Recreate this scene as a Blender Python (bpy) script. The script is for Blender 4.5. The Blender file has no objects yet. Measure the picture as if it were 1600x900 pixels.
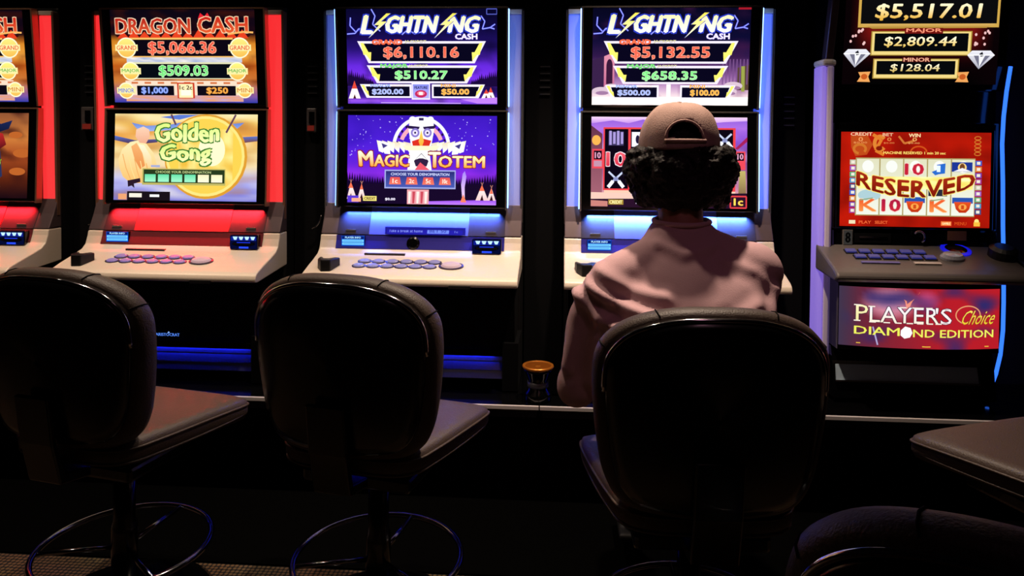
import bpy, bmesh, math, random
from math import sin, cos, pi, radians, atan2, sqrt
from mathutils import Vector, Matrix, noise
random.seed(7)
SC = bpy.context.scene
COL = SC.collection

# ------------------------------------------------------------------ camera, world, exposure, lights
cam_d = bpy.data.cameras.new('camera'); cam = bpy.data.objects.new('camera', cam_d); COL.objects.link(cam)
cam.location = (0, 0, 1.31)
YAW, TILT, ROLL = .0673, .0239, .0087
cam.rotation_euler = (Matrix.Rotation(YAW, 3, 'Z') @ Matrix.Rotation(pi/2 - TILT, 3, 'X') @ Matrix.Rotation(ROLL, 3, 'Z')).to_euler()
cam_d.sensor_width = 36; cam_d.lens = 1150/1600*36
cam_d.shift_y = -200/1600
cam_d.clip_start = .02
SC.camera = cam
SC.view_settings.view_transform = 'Standard'; SC.view_settings.look = 'None'
SC.view_settings.exposure = 0; SC.view_settings.gamma = 1
w = bpy.data.worlds.new('world'); SC.world = w; w.use_nodes = True
w.node_tree.nodes['Background'].inputs[0].default_value = (.5, .45, .6, 1)
w.node_tree.nodes['Background'].inputs[1].default_value = .0006

def area(name, loc, rot, sx, sy, energy, col, spread=pi):
    d = bpy.data.lights.new(name, 'AREA'); d.shape = 'RECTANGLE'; d.size = sx; d.size_y = sy
    d.energy = energy; d.color = col; d.spread = spread
    o = bpy.data.objects.new(name, d); o.location = loc; o.rotation_euler = rot; COL.objects.link(o); return o
def spot(name, loc, target, energy, col, angle=70, blend=.6, radius=.05):
    d = bpy.data.lights.new(name, 'SPOT'); d.energy = energy; d.color = col; d.spot_size = radians(angle)
    d.spot_blend = blend; d.shadow_soft_size = radius
    o = bpy.data.objects.new(name, d); o.location = loc
    o.rotation_euler = (Vector(target) - Vector(loc)).to_track_quat('-Z', 'Y').to_euler(); COL.objects.link(o); return o
WARM = (1, .78, .60)
# a dim lamp of the hall further back, above and behind the seats
area('hall_lamp', (.5, .3, 2.85), (radians(25), 0, 0), .5, .3, .35, (1, .52, .66))
spot('shirt_fill', (.45, .75, 2.75), (.30, 1.86, 1.12), 6.5, (1, .42, .62), 30, .8, .12)  # added fill light to brighten the player's shirt, no known fixture
# recessed ceiling downlights above the bank of machines
for x, e in ((-2.3, 72), (-1.45, 72), (-.5, 72), (.315, 185)):
    spot('downlight', (x, 2.26, 2.72), (x, 2.36, 0), e, WARM, 76, .7, .04)
spot('downlight', (1.35, 2.32, 2.72), (1.3, 2.5, 0), 5, WARM, 70, .7, .04)

# ------------------------------------------------------------------ materials
def lin(c):
    if isinstance(c, str):
        c = c.lstrip('#'); c = tuple(int(c[i:i+2], 16)/255 for i in (0, 2, 4))
    return tuple(v/12.92 if v <= .04045 else ((v+.055)/1.055)**2.4 for v in c)
MATS = {}
def mat(name, col, rough=.5, metal=0, emit=None, es=0, bump=0, bscale=60, var=0, coat=0, spec=.5, trans=0):
    if name in MATS: return MATS[name]
    m = bpy.data.materials.new(name); m.use_nodes = True; nt = m.node_tree; b = nt.nodes['Principled BSDF']
    c = lin(col); b.inputs['Base Color'].default_value = (*c, 1); b.inputs['Roughness'].default_value = rough
    b.inputs['Metallic'].default_value = metal; b.inputs['Specular IOR Level'].default_value = spec
    b.inputs['Coat Weight'].default_value = coat; b.inputs['Transmission Weight'].default_value = trans
    if emit is not None:
        b.inputs['Emission Color'].default_value = (*lin(emit), 1); b.inputs['Emission Strength'].default_value = es
    tc = nt.nodes.new('ShaderNodeTexCoord')
    if var or bump:
        n = nt.nodes.new('ShaderNodeTexNoise'); n.inputs['Scale'].default_value = bscale; n.inputs['Detail'].default_value = 6
        nt.links.new(tc.outputs['Object'], n.inputs['Vector'])
        if var:
            r = nt.nodes.new('ShaderNodeMix'); r.data_type = 'RGBA'
            r.inputs['A'].default_value = (*[v*(1-var) for v in c], 1); r.inputs['B'].default_value = (*[min(1, v*(1+var)) for v in c], 1)
            nt.links.new(n.outputs['Fac'], r.inputs['Factor']); nt.links.new(r.outputs['Result'], b.inputs['Base Color'])
        if bump:
            bp = nt.nodes.new('ShaderNodeBump'); bp.inputs['Strength'].default_value = bump; bp.inputs['Distance'].default_value = .004
            nt.links.new(n.outputs['Fac'], bp.inputs['Height']); nt.links.new(bp.outputs['Normal'], b.inputs['Normal'])
    MATS[name] = m; return m

M_black = mat('black_plastic', '#0a0a0c', .45, var=.2)
M_gloss = mat('gloss_black', '#060607', .12, coat=.3)
M_matt = mat('matt_black', '#08080a', .9, var=.3, spec=.1)
M_cream = mat('champagne_plastic', '#e6d6c2', .4, metal=.08, bump=.05, bscale=200, var=.05)
M_bronze = mat('bronze_side', '#5e4e50', .35, metal=.4, var=.08)
M_silver = mat('silver_trim', '#b9b2ac', .25, metal=.9, var=.08)
M_copper = mat('copper_trim', '#c79478', .3, metal=.8, var=.08)
M_chrome = mat('chrome', '#d8d8dc', .12, metal=1, var=.03)
M_ring = mat('dark_ring', '#4a4258', .3, metal=.7)
M_steel = mat('brushed_steel', '#9aa2b0', .32, metal=.85, bump=.08, bscale=90, var=.1)
M_leather = mat('black_leather', '#463830', .5, bump=.35, bscale=260, var=.2)
M_leather_near = M_leather
M_shell = mat('gloss_shell', '#050506', .22, coat=.15, var=.2)
M_grey = mat('grey_plastic', '#6d6762', .4, var=.1)
M_panel = mat('pale_reflector', '#d9d4d2', .35, var=.04)
M_refl = mat('grey_reflector', '#5c5a62', .28, var=.04)
M_smoke = mat('smoked_panel', '#3c3438', .22, var=.08)
M_deckdark = mat('dark_deck', '#6a625e', .35, metal=.3, var=.1)
M_skin = mat('skin', '#b07a60', .55, var=.08, bscale=40)
M_hair = mat('dark_hair', '#0e0806', .6, bump=.9, bscale=160, var=.4, spec=.25)
M_cap = mat('tan_cotton', '#b09085', .85, bump=.3, bscale=300, var=.1)
M_shirt = mat('pale_mauve_cotton', '#c9a2a6', .9, bump=.15, bscale=350, var=.05)
M_denim = mat('dark_denim', '#15161d', .9, bump=.2, bscale=300, var=.2)
M_rubber = mat('dark_rubber', '#141414', .6, var=.1)
M_white_eye = mat('eye_white', '#e8e4de', .3)
def glow(name, c, s, base='#101010'):
    return mat(name, base, .35, emit=c, es=s)

# ------------------------------------------------------------------ mesh helpers
class MB:
    def __init__(s): s.v = []; s.f = []; s.m = []; s.cur = 0
    def add(s, vs, fs):
        o = len(s.v); s.v += [tuple(p) for p in vs]; s.f += [tuple(i+o for i in f) for f in fs]; s.m += [s.cur]*len(fs); return s
    def box(s, cx, cy, cz, sx, sy, sz, M=None):
        vs = [Vector(((i-.5)*sx, (j-.5)*sy, (k-.5)*sz)) for k in (0, 1) for j in (0, 1) for i in (0, 1)]
        if M is not None: vs = [M @ q for q in vs]
        vs = [q+Vector((cx, cy, cz)) for q in vs]
        return s.add(vs, [(0, 2, 3, 1), (4, 5, 7, 6), (0, 1, 5, 4), (2, 6, 7, 3), (0, 4, 6, 2), (1, 3, 7, 5)])
    def prof(s, pts, x0, x1):          # closed (y,z) profile extruded along x
        n = len(pts)
        vs = [(x0, y, z) for y, z in pts]+[(x1, y, z) for y, z in pts]
        fs = [(i, (i+1) % n, n+(i+1) % n, n+i) for i in range(n)]+[tuple(range(n-1, -1, -1)), tuple(range(n, 2*n))]
        return s.add(vs, fs)
    def slab(s, pts, z0, z1):          # closed (x,y) outline extruded along z
        n = len(pts)
        vs = [(x, y, z0) for x, y in pts]+[(x, y, z1) for x, y in pts]
        return s.add(vs, [(i, (i+1) % n, n+(i+1) % n, n+i) for i in range(n)]+[tuple(range(n-1, -1, -1)), tuple(range(n, 2*n))])
    def tube(s, pts, r, n=10, closed=False, cap=True):
        pts = [Vector(p) for p in pts]; N = len(pts); rr = r if isinstance(r, (list, tuple)) else [r]*N
        vs = []; up = None
        for i, p in enumerate(pts):
            a = pts[(i-1) % N] if (closed or i > 0) else p; b = pts[(i+1) % N] if (closed or i < N-1) else p
            t = (b-a).normalized()
            if up is None: up = Vector((0, 0, 1)) if abs(t.z) < .9 else Vector((1, 0, 0))
            u = (up - t*up.dot(t)); u = u.normalized() if u.length > 1e-5 else t.orthogonal().normalized(); up = u; q = t.cross(u)
            for k in range(n): vs.append(p + (u*cos(2*pi*k/n) + q*sin(2*pi*k/n))*rr[i])
        fs = []
        for i in range(N if closed else N-1):
            for k in range(n): fs.append((i*n+k, i*n+(k+1) % n, ((i+1) % N)*n+(k+1) % n, ((i+1) % N)*n+k))
        if cap and not closed: fs += [tuple(range(n-1, -1, -1)), tuple((N-1)*n+k for k in range(n))]
        return s.add(vs, fs)
    def lathe(s, prof, cx=0, cy=0, cz=0, n=32):   # prof of (r,z)
        vs = []; fs = []; N = len(prof)
        for r, z in prof:
            for k in range(n): vs.append((cx+max(r, 1e-4)*cos(2*pi*k/n), cy+max(r, 1e-4)*sin(2*pi*k/n), cz+z))
        for i in range(N-1):
            for k in range(n): fs.append((i*n+k, i*n+(k+1) % n, (i+1)*n+(k+1) % n, (i+1)*n+k))
        fs += [tuple(range(n-1, -1, -1)), tuple((N-1)*n+k for k in range(n))]
        return s.add(vs, fs)
    def ell(s, c, r, M=None, n=16, m=10):
        vs = []; c = Vector(c)
        if not isinstance(r, (tuple, list)): r = (r, r, r)
        for i in range(m+1):
            t = pi*i/m
            if i in (0, m):
                q = Vector((0, 0, r[2]*cos(t))); vs.append(c+(M @ q if M else q)); continue
            for k in range(n):
                q = Vector((r[0]*sin(t)*cos(2*pi*k/n), r[1]*sin(t)*sin(2*pi*k/n), r[2]*cos(t))); vs.append(c+(M @ q if M else q))
        fs = [(0, 1+k, 1+(k+1) % n) for k in range(n)]
        for i in range(m-2):
            for k in range(n): a = 1+i*n; fs.append((a+k, a+n+k, a+n+(k+1) % n, a+(k+1) % n))
        L = len(vs)-1; a = 1+(m-2)*n
        fs += [(L, a+(k+1) % n, a+k) for k in range(n)]
        return s.add(vs, fs)
    def cone(s, p0, r0, p1, r1, n=14):
        s.ell(p0, r0, n=n); s.ell(p1, r1, n=n); s.tube([p0, p1], [r0, r1], n=n); return s
def mesh(name, mb, mats=None, smooth=False, off=None):
    me = bpy.data.meshes.new(name)
    vs = mb.v if off is None else [(a-off[0], b-off[1], c-off[2]) for a, b, c in mb.v]
    me.from_pydata(vs, [], mb.f)
    if mats is not None:
        for m in (mats if isinstance(mats, list) else [mats]): me.materials.append(m)
        if isinstance(mats, list): me.polygons.foreach_set('material_index', mb.m)
    bm = bmesh.new(); bm.from_mesh(me); bmesh.ops.recalc_face_normals(bm, faces=bm.faces); bm.to_mesh(me); bm.free()
    if smooth: me.polygons.foreach_set('use_smooth', [True]*len(me.polygons))
    me.update(); return me
def part(name, mb, m, parent=None, smooth=False, off=None, bevel=0, loc=None, rot=None, label=None, seg=2):
    o = bpy.data.objects.new(name, mesh(name, mb, m, smooth, off)); COL.objects.link(o)
    if parent: o.parent = parent
    if loc: o.location = loc
    if rot: o.rotation_euler = rot
    if bevel:
        b = o.modifiers.new('bevel', 'BEVEL'); b.width = bevel; b.segments = seg; b.limit_method = 'ANGLE'
    if label: o['label'] = label
    return o
def tag(o, label, cat, group=None):
    o['label'] = label; o['category'] = cat
    if group: o['group'] = group
    return o
def thing(name, label, cat, loc=(0, 0, 0), rz=0, group=None):
    o = bpy.data.objects.new(name, None); COL.objects.link(o); o.location = loc; o.rotation_euler = (0, 0, rz); o.empty_display_size = .1
    return tag(o, label, cat, group)
def struct(o): o['kind'] = 'structure'; return o
def copy_tree(o, parent=None):
    c = o.copy(); COL.objects.link(c); c.parent = parent
    for ch in [q for q in o.children]: copy_tree(ch, c)
    return c

# ------------------------------------------------------------------ screen painter: coloured flat layers, used for anything a screen shows
_txt = {}
def text_mesh(s, off):
    k = (s, off)
    if k not in _txt:
        cu = bpy.data.curves.new('t', 'FONT'); cu.body = s; cu.resolution_u = 2; cu.offset = off; cu.fill_mode = 'FRONT'
        o = bpy.data.objects.new('t', cu); COL.objects.link(o)
        dg = bpy.context.evaluated_depsgraph_get(); dg.update(); ev = o.evaluated_get(dg); me = ev.to_mesh()
        vs = [(p.co.x, p.co.y) for p in me.vertices]; fs = [tuple(f.vertices) for f in me.polygons]
        ev.to_mesh_clear(); bpy.data.objects.remove(o); bpy.data.curves.remove(cu)
        _txt[k] = (vs, fs)
    return _txt[k]
class Art:
    """x,y run right and down over the box x0..x1, y0..y1, mapped on a W x H panel facing -Y"""
    def __init__(s, box, W, H, bend=0, gain=1.0):
        s.b = box; s.W = W; s.H = H; s.v = []; s.c = []; s.f = []; s.z = 0; s.bend = bend; s.gain = gain
    def _add(s, pts, cols, faces):
        x0, y0, x1, y1 = s.b; o = len(s.v); s.z += 1
        for (x, y), c in zip(pts, cols):
            x = min(max(x, x0), x1); y = min(max(y, y0), y1)
            u = (x-x0)/(x1-x0)-.5; v = .5-(y-y0)/(y1-y0)
            s.v.append((u*s.W, -s.z*.00004 - s.bend*(1-4*u*u), v*s.H)); s.c.append(tuple(q*s.gain for q in lin(c)))
        s.f += [tuple(i+o for i in f) for f in faces]
    def poly(s, pts, col, col2=None):
        if col2:
            ys = [p[1] for p in pts]; a, b = min(ys), max(ys)+1e-6; c1 = _rgb(col); c2 = _rgb(col2)
            cols = [tuple(c1[i]+(c2[i]-c1[i])*(p[1]-a)/(b-a) for i in range(3)) for p in pts]
        else: cols = [_rgb(col)]*len(pts)
        s._add(pts, cols, [tuple(range(len(pts)))]); return s
    def rect(s, x0, y0, x1, y1, col, col2=None): return s.poly([(x0, y0), (x1, y0), (x1, y1), (x0, y1)], col, col2)
    def ell(s, cx, cy, rx, ry, col, col2=None, a0=0, a1=360, n=28):
        full = a1-a0 >= 360
        pts = [(cx+rx*cos(radians(a0+(a1-a0)*i/n)), cy+ry*sin(radians(a0+(a1-a0)*i/n))) for i in range(n if full else n+1)]
        return s.poly(pts, col, col2)
    def ring(s, cx, cy, rx, ry, w_, col, a0=0, a1=360, n=30):
        pts = []
        for i in range(n+1):
            a = radians(a0+(a1-a0)*i/n); pts += [(cx+rx*cos(a), cy+ry*sin(a)), (cx+(rx-w_)*cos(a), cy+(ry-w_)*sin(a))]
        s._add(pts, [_rgb(col)]*len(pts), [(2*i, 2*i+1, 2*i+3, 2*i+2) for i in range(n)]); return s
    def line(s, pts, w_, col):
        for (a, b), (c, d) in zip(pts, pts[1:]):
            L = sqrt((c-a)**2+(d-b)**2) or 1; nx, ny = -(d-b)/L*w_/2, (c-a)/L*w_/2
            s.z -= .9; s.poly([(a+nx, b+ny), (c+nx, d+ny), (c-nx, d-ny), (a-nx, b-ny)], col)
        return s
    def frame(s, pts, w_, col): return s.line(list(pts)+[pts[0]], w_, col)
    def field(s, fn, nx=44, ny=28, box=None):
        x0, y0, x1, y1 = box or s.b; pts = []; cols = []
        for j in range(ny+1):
            for i in range(nx+1):
                u, v = i/nx, j/ny; pts.append((x0+(x1-x0)*u, y0+(y1-y0)*v)); cols.append(fn(u, v))
        n = nx+1
        s._add(pts, cols, [(j*n+i, j*n+i+1, (j+1)*n+i+1, (j+1)*n+i) for j in range(ny) for i in range(nx)]); return s
    def text(s, t, x0, y0, x1, y1, col, col2=None, out=None, ow=.03, bold=0, shear=0, warp=None):
        vs, fs = text_mesh(t, 0)
        ax, bx = min(p[0] for p in vs), max(p[0] for p in vs); ay, by = min(p[1] for p in vs), max(p[1] for p in vs)
        h = (y1-y0)/.72*.62; b_ = bold*h*1.35; o_ = ow*h+b_
        for pas in ((0, 1) if out else (1,)):
            sh = [(-o_, -o_*.8), (o_, -o_*.8), (-o_, o_*.8), (o_, o_*.8), (0, -o_), (0, o_)] if pas == 0 else ([(-b_, 0), (0, 0), (b_, 0), (0, -b_*.6), (0, b_*.6)] if bold > .015 else [(0, 0)])
            c1 = _rgb(col if pas else out); c2 = _rgb(col2) if (col2 and pas) else c1
            for dx, dy in sh:
                pts = []; cols = []
                for p in vs:
                    u = (p[0]-ax)/(bx-ax); v = 1-(p[1]-ay)/(by-ay)
                    x = x0+(x1-x0)*u + shear*(.5-v)*(y1-y0); y = y0+(y1-y0)*v
                    if warp: x, y = warp(u, v, x, y)
                    pts.append((x+dx, y+dy)); cols.append(tuple(c1[i]+(c2[i]-c1[i])*v for i in range(3)))
                s._add(pts, cols, fs); s.z -= .8
            s.z += 1
        return s
    def obj(s, name, parent, loc=(0, 0, 0), rot=(0, 0, 0)):
        me = bpy.data.meshes.new(name); me.from_pydata(s.v, [], s.f)
        a = me.color_attributes.new('paint', 'FLOAT_COLOR', 'POINT')
        a.data.foreach_set('color', [q for c in s.c for q in (*c, 1)])
        me.materials.append(M_display); me.update()
        o = bpy.data.objects.new(name, me); COL.objects.link(o); o.parent = parent; o.location = loc; o.rotation_euler = rot
        return o
def _rgb(c):
    if isinstance(c, str):
        c = c.lstrip('#'); return tuple(int(c[i:i+2], 16)/255 for i in (0, 2, 4))
    return c
def mix(a, b, t):
    a, b = _rgb(a), _rgb(b); t = min(max(t, 0), 1); return tuple(a[i]+(b[i]-a[i])*t for i in range(3))
def grad(stops):
    def g(v):
        for (a, ca), (b, cb) in zip(stops, stops[1:]):
            if v <= b: return mix(ca, cb, (v-a)/(b-a) if b > a else 0)
        return _rgb(stops[-1][1])
    return g
def nz(x, y, z=0): return noise.noise(Vector((x, y, z)))
M_display = bpy.data.materials.new('display_picture'); M_display.use_nodes = True
_nt = M_display.node_tree; _nt.nodes.clear()
_o = _nt.nodes.new('ShaderNodeOutputMaterial'); _e = _nt.nodes.new('ShaderNodeEmission'); _a = _nt.nodes.new('ShaderNodeAttribute'); _a.attribute_name = 'paint'
_nt.links.new(_a.outputs['Color'], _e.inputs['Color']); _nt.links.new(_e.outputs[0], _o.inputs['Surface']); _e.inputs['Strength'].default_value = 1.15

# ------------------------------------------------------------------ setting
M_carpet = bpy.data.materials.new('patterned_carpet'); M_carpet.use_nodes = True
nt = M_carpet.node_tree; b = nt.nodes['Principled BSDF']; b.inputs['Roughness'].default_value = .95
tc = nt.nodes.new('ShaderNodeTexCoord'); vo = nt.nodes.new('ShaderNodeTexVoronoi'); vo.inputs['Scale'].default_value = 70; vo.inputs['Randomness'].default_value = .15
n2 = nt.nodes.new('ShaderNodeTexNoise'); n2.inputs['Scale'].default_value = 5
ra = nt.nodes.new('ShaderNodeValToRGB'); ra.color_ramp.elements[0].position = .25; ra.color_ramp.elements[0].color = (*lin('#7a5c3c'), 1); ra.color_ramp.elements[1].position = .5; ra.color_ramp.elements[1].color = (*lin('#080403'), 1)
mx = nt.nodes.new('ShaderNodeMix'); mx.data_type = 'RGBA'; mx.blend_type = 'MULTIPLY'; mx.inputs['Factor'].default_value = .6
nt.links.new(tc.outputs['Object'], vo.inputs['Vector']); nt.links.new(tc.outputs['Object'], n2.inputs['Vector'])
nt.links.new(vo.outputs['Distance'], ra.inputs[0]); nt.links.new(ra.outputs[0], mx.inputs['A']); nt.links.new(n2.outputs['Color'], mx.inputs['B'])
nt.links.new(mx.outputs['Result'], b.inputs['Base Color'])
floor = struct(part('floor', MB().box(0, 1.2, -.03, 7.4, 5.2, .06), M_carpet))
M_wall = mat('dark_navy_wall', '#12121c', .8, var=.3, bscale=4)
struct(part('floor_shade_1', MB().box(0, 2.43, .002, 7.2, .50, .008), mat('shade_black', '#020202', .9, spec=.02)))  # near-black strip added in place of shade on the floor before the machines
struct(part('wall_back', MB().box(0, 3.55, 1.45, 7.4, .1, 2.9), M_wall))
struct(part('wall_left', MB().box(-3.65, 1.2, 1.45, .1, 4.7, 2.9), M_wall))
struct(part('wall_right', MB().box(3.65, 1.2, 1.45, .1, 4.7, 2.9), M_wall))
struct(part('ceiling', MB().box(0, 1.2, 2.93, 7.4, 5.2, .06), M_matt))

# ------------------------------------------------------------------ pictures on the screens (boxes are in the units each picture was measured in)
CW, CHU, CHL = .598, .372, .352          # visible screen width, upper and lower heights

def art_dragon(jack='$5,066.36', jack2='$509.03'):
    A = Art((150, 65, 1345, 800), CW, CHU)
    g = grad([(0, '#0a0612'), (.26, '#160612'), (.32, '#c8781e'), (.5, '#e8a040'), (.6, '#b85818'), (.78, '#c87838'), (.92, '#8a5aa0'), (1, '#3038a0')])
    A.field(lambda u, v: mix(g(v), '#501408', max(0, .9*nz(u*7, v*11))), 44, 30)
    A.ell(745, 300, 430, 45, '#a01810'); A.ell(745, 270, 560, 40, '#300a10')
    for x in range(250, 1300, 90): A.poly([(x-50, 290), (x, 235-15*((x//90) % 2)), (x+50, 290)], '#e04020')
    for pas, c in ((0, '#d83828'), (1, None)):
        pass
    A.text('DRAGON', 195, 135, 810, 250, '#b02018', '#d85830', out='#f0d0b0', ow=.045, bold=.035)
    A.poly([(880, 140), (900, 92), (935, 120), (960, 90), (985, 135)], '#e02030')
    A.text('CASH', 880, 125, 1285, 245, '#c02018', '#e06030', out='#f0c8a0', ow=.045, bold=.035)
    A.line([(1120, 258), (1250, 240), (1330, 245)], 14, '#f0b060')
    # cloudy pale bands between jackpots
    A.field(lambda u, v: mix('#98a8d0', '#f0e8e0', .5+nz(u*9, v*3)), 20, 3, (270, 435, 1230, 480))
    A.rect(300, 285, 1160, 440, '#f0b860'); A.rect(300, 300, 1160, 430, '#0c0612')
    A.rect(300, 478, 1180, 612, '#d8d8b0'); A.rect(300, 492, 1180, 604, '#060a12')
    A.rect(250, 625, 1230, 775, '#f0d8c0'); A.field(lambda u, v: mix('#e89860', '#c0a0c8', .5+nz(u*9, v*4, 3)), 24, 6, (250, 740, 1230, 790))
    for x in range(300, 1220, 110): A.rect(x, 635, x+55, 650, '#d07040')
    A.rect(345, 665, 655, 742, '#0c0814'); A.rect(850, 665, 1170, 742, '#0c0814')
    for (x, y, r, c, t) in ((275, 365, 82, '#f8e880', '#e04020'), (1215, 365, 82, '#f8e880', '#e04020'), (300, 550, 74, '#f8f080', '#48b040'), (1190, 550, 74, '#f8f080', '#48b040'), (255, 705, 66, '#f8e890', '#5878d0'), (1245, 700, 62, '#f8e890', '#d08030')):
        A.ell(x, y, r, r, '#fff4d0'); A.ell(x, y, r-10, r-10, c, '#f0b850'); A.rect(x-r-12, y-26, x+r+12, y+24, '#f8e8a0')
        A.text('GRAND' if t == '#e04020' else 'MAJOR' if t == '#48b040' else 'MINOR' if t == '#5878d0' else 'MINI', x-r, y-18, x+r, y+16, t, out='#fff0b0', ow=.02, bold=.02)
    A.text(jack, 460, 318, 1020, 420, '#e85040', '#f07050', out='#f8b090', ow=.04, bold=.02)
    A.text(jack2, 540, 505, 945, 595, '#60d868', '#80e888', out='#c8f8c0', ow=.04, bold=.02)
    A.text('$1,000', 385, 678, 605, 732, '#90a8f0', out='#4868c8', ow=.03, bold=.04)
    A.text('$250', 930, 678, 1105, 732, '#f0a848', out='#a86020', ow=.03, bold=.04)
    A.rect(685, 640, 830, 765, '#c83820'); A.rect(698, 650, 815, 760, '#f8e8b0'); A.text('1c 2c', 705, 662, 810, 695, '#301008', bold=.03); A.rect(715, 700, 800, 742, '#fff8e0')
    return A
def art_gong():
    A = Art((160, 90, 1350, 775), CW, CHL)
    g = grad([(0, '#f0e0a0'), (.1, '#e8c068'), (.25, '#e09840'), (.4, '#e8c880'), (.6, '#e8d0a0'), (.75, '#b0b0e8'), (1, '#7070d0')])
    A.field(lambda u, v: mix(g(v), '#fff8e0' if nz(u*4, v*9, 2) > 0 else '#b87030', abs(nz(u*4, v*9, 2))*.9), 46, 30)
    # tiled pagoda roofs
    A.poly([(300, 160), (420, 185), (620, 175), (900, 120), (1100, 170), (1240, 155), (1180, 205), (900, 200), (420, 230), (340, 205)], '#4868c0', '#98b0e8')
    A.poly([(160, 265), (330, 300), (520, 290), (520, 315), (330, 335), (160, 300)], '#5070c8', '#502838')
    A.poly([(1200, 270), (1350, 262), (1350, 300), (1230, 315)], '#5070c8', '#784030'); A.poly([(540, 115), (700, 135), (860, 95), (700, 95)], '#5878d0')
    # the big gong
    A.ell(925, 425, 345, 335, '#d89830'); A.ell(920, 422, 328, 318, '#f0cc50')
    A.field(lambda u, v: mix('#f8e890', '#e8b840', .5+1.1*nz(u*5, v*5, 9)), 14, 14, (700, 210, 1150, 650))
    A.ell(975, 370, 110, 130, '#fff8c8'); A.ring(920, 422, 328, 318, 22, '#f8e080')
    A.line([(1170, 92), (1092, 235)], 16, '#604058'); A.line([(632, 92), (672, 175)], 16, '#604058')
    # plain draped golden shape on the left
    A.poly([(195, 450), (225, 370), (290, 315), (360, 300), (430, 330), (490, 400), (520, 500), (470, 590), (400, 640), (300, 640), (235, 590), (205, 520)], '#fbe6b0', '#f2bc6c')
    A.poly([(300, 350), (345, 320), (395, 400), (420, 500), (380, 530), (335, 460)], '#f0b070', '#e08a48'); A.poly([(360, 330), (410, 340), (470, 430), (480, 520), (440, 500), (400, 410)], '#fff0d0', '#f8cc90')
    for k in range(5): A.line([(230+k*50, 410+k*18), (260+k*48, 520+k*14), (300+k*40, 610)], 7, '#f8d890' if k % 2 else '#e8a860')
    A.poly([(340, 215), (400, 190), (450, 215), (455, 270), (425, 325), (370, 320), (335, 270)], '#f4ccb0', '#e8a888'); A.rect(470, 495, 545, 512, '#a0a8d0')
    A.poly([(275, 620), (380, 600), (385, 630), (330, 645), (335, 680), (310, 660), (280, 670)], '#281828')
    def wob(u, v, x, y): return x, y + 8*sin(u*17)
    A.text('Golden', 505, 165, 1030, 305, '#d8f080', '#f0ffb0', out='#3c7830', ow=.05, bold=.05, warp=wob)
    A.text('Gong', 550, 335, 965, 490, '#d8f080', '#f8ffc0', out='#3c7830', ow=.05, bold=.05, warp=wob)
    A.rect(398, 522, 1092, 652, '#b8b060'); A.rect(410, 530, 1085, 635, '#26381c')
    A.text('CHOOSE YOUR DENOMINATION', 510, 540, 972, 558, '#c8d890', bold=.02)
    for i in range(6):
        x = 420+i*111; A.rect(x, 568, x+92, 628, '#60d8a0' if i < 4 else '#f0e8b8', '#a0f0c8' if i < 4 else '#fff8d8')
    A.rect(275, 705, 635, 775, '#181018'); A.rect(292, 720, 398, 752, '#f0e8d8'); A.rect(465, 728, 545, 748, '#f0f0f0'); A.rect(200, 725, 270, 770, '#e8a070')
    return A
def art_left_game():       # lower screen of the machine cut by the frame edge
    A = Art((0, 0, 1200, 700), CW, CHL)
    g = grad([(0, '#8a5030'), (.3, '#c87838'), (.5, '#a04820'), (.75, '#602410'), (1, '#180810')])
    A.field(lambda u, v: mix(g(v), '#301010', max(0, 1.2*nz(u*7, v*7, 4))), 40, 26)
    for x, y, r in ((1090, 180, 60), (1150, 330, 80), (1110, 480, 70)): A.ell(x, y, r, r*.45, '#b86028')
    A.poly([(860, 40), (960, 90), (1060, 60), (1030, 130), (940, 160), (850, 120)], '#1c2858', '#101838')
    A.poly([(880, 150), (980, 170), (1010, 260), (950, 300), (890, 280)], '#c02828', '#501018')
    A.poly([(900, 300), (960, 310), (980, 520), (910, 560)], '#283058')
    A.line([(760, 350), (830, 400), (900, 350), (960, 400)], 38, '#98d830'); A.text('Lion', 560, 330, 960, 470, '#a8e030', '#e8ff80', out='#284810', ow=.04, bold=.04, shear=.3)
    A.poly([(890, 500), (960, 520), (960, 640), (880, 660)], '#e0d8d0'); A.rect(890, 560, 955, 580, '#c03028'); A.rect(890, 600, 955, 615, '#c03028')
    A.ell(600, 300, 180, 200, '#783018', '#c87040')
    return A
def lightning_title(A, y=0, x0=330, x1=1245):
    sx = (x1-x0)/915
    X = lambda q: x0+(q-330)*sx
    for pts in ([(235, 120), (230, 180), (275, 225), (330, 185)], [(205, 240), (270, 235), (300, 200)], [(1260, 110), (1290, 150), (1270, 205), (1330, 195), (1370, 170)], [(1330, 195), (1365, 205)], [(640, 245), (690, 205), (740, 240), (830, 215)], [(400, 60), (430, 110), (410, 170), (470, 220)]):
        A.line([(X(a), b+y) for a, b in pts], 12, '#4048e0'); A.line([(X(a), b+y) for a, b in pts], 5, '#b0b8ff')
    kw = dict(shear=.25, bold=.07, out='#2838c0', ow=.05)
    A.text('L', X(335), 108+y, X(415), 235+y, '#fff8b8', '#fffff0', **kw)
    A.text('GHTN', X(520), 112+y, X(910), 230+y, '#fff8b8', '#fffff8', **kw)
    A.text('NG', X(1020), 115+y, X(1240), 228+y, '#fff8b8', '#fffff8', **kw)
    for cx in (455, 975):
        bolt = [(cx+50, 92), (cx-25, 175), (cx+5, 175), (cx-62, 272), (cx+52, 150), (cx+15, 150), (cx+75, 92)]
        A.poly([(X(cx+(a-cx)*1.3)+(8 if a > cx else -8), b+y) for a, b in bolt], '#2838c0'); A.poly([(X(cx+(a-cx)*1.3), b+y) for a, b in bolt], '#ffe850', '#fffff0')
    A.text('CASH', X(1060), 240+y, X(1230), 278+y, '#f8f0ff', out='#8878e0', ow=.04, bold=.05)
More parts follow.
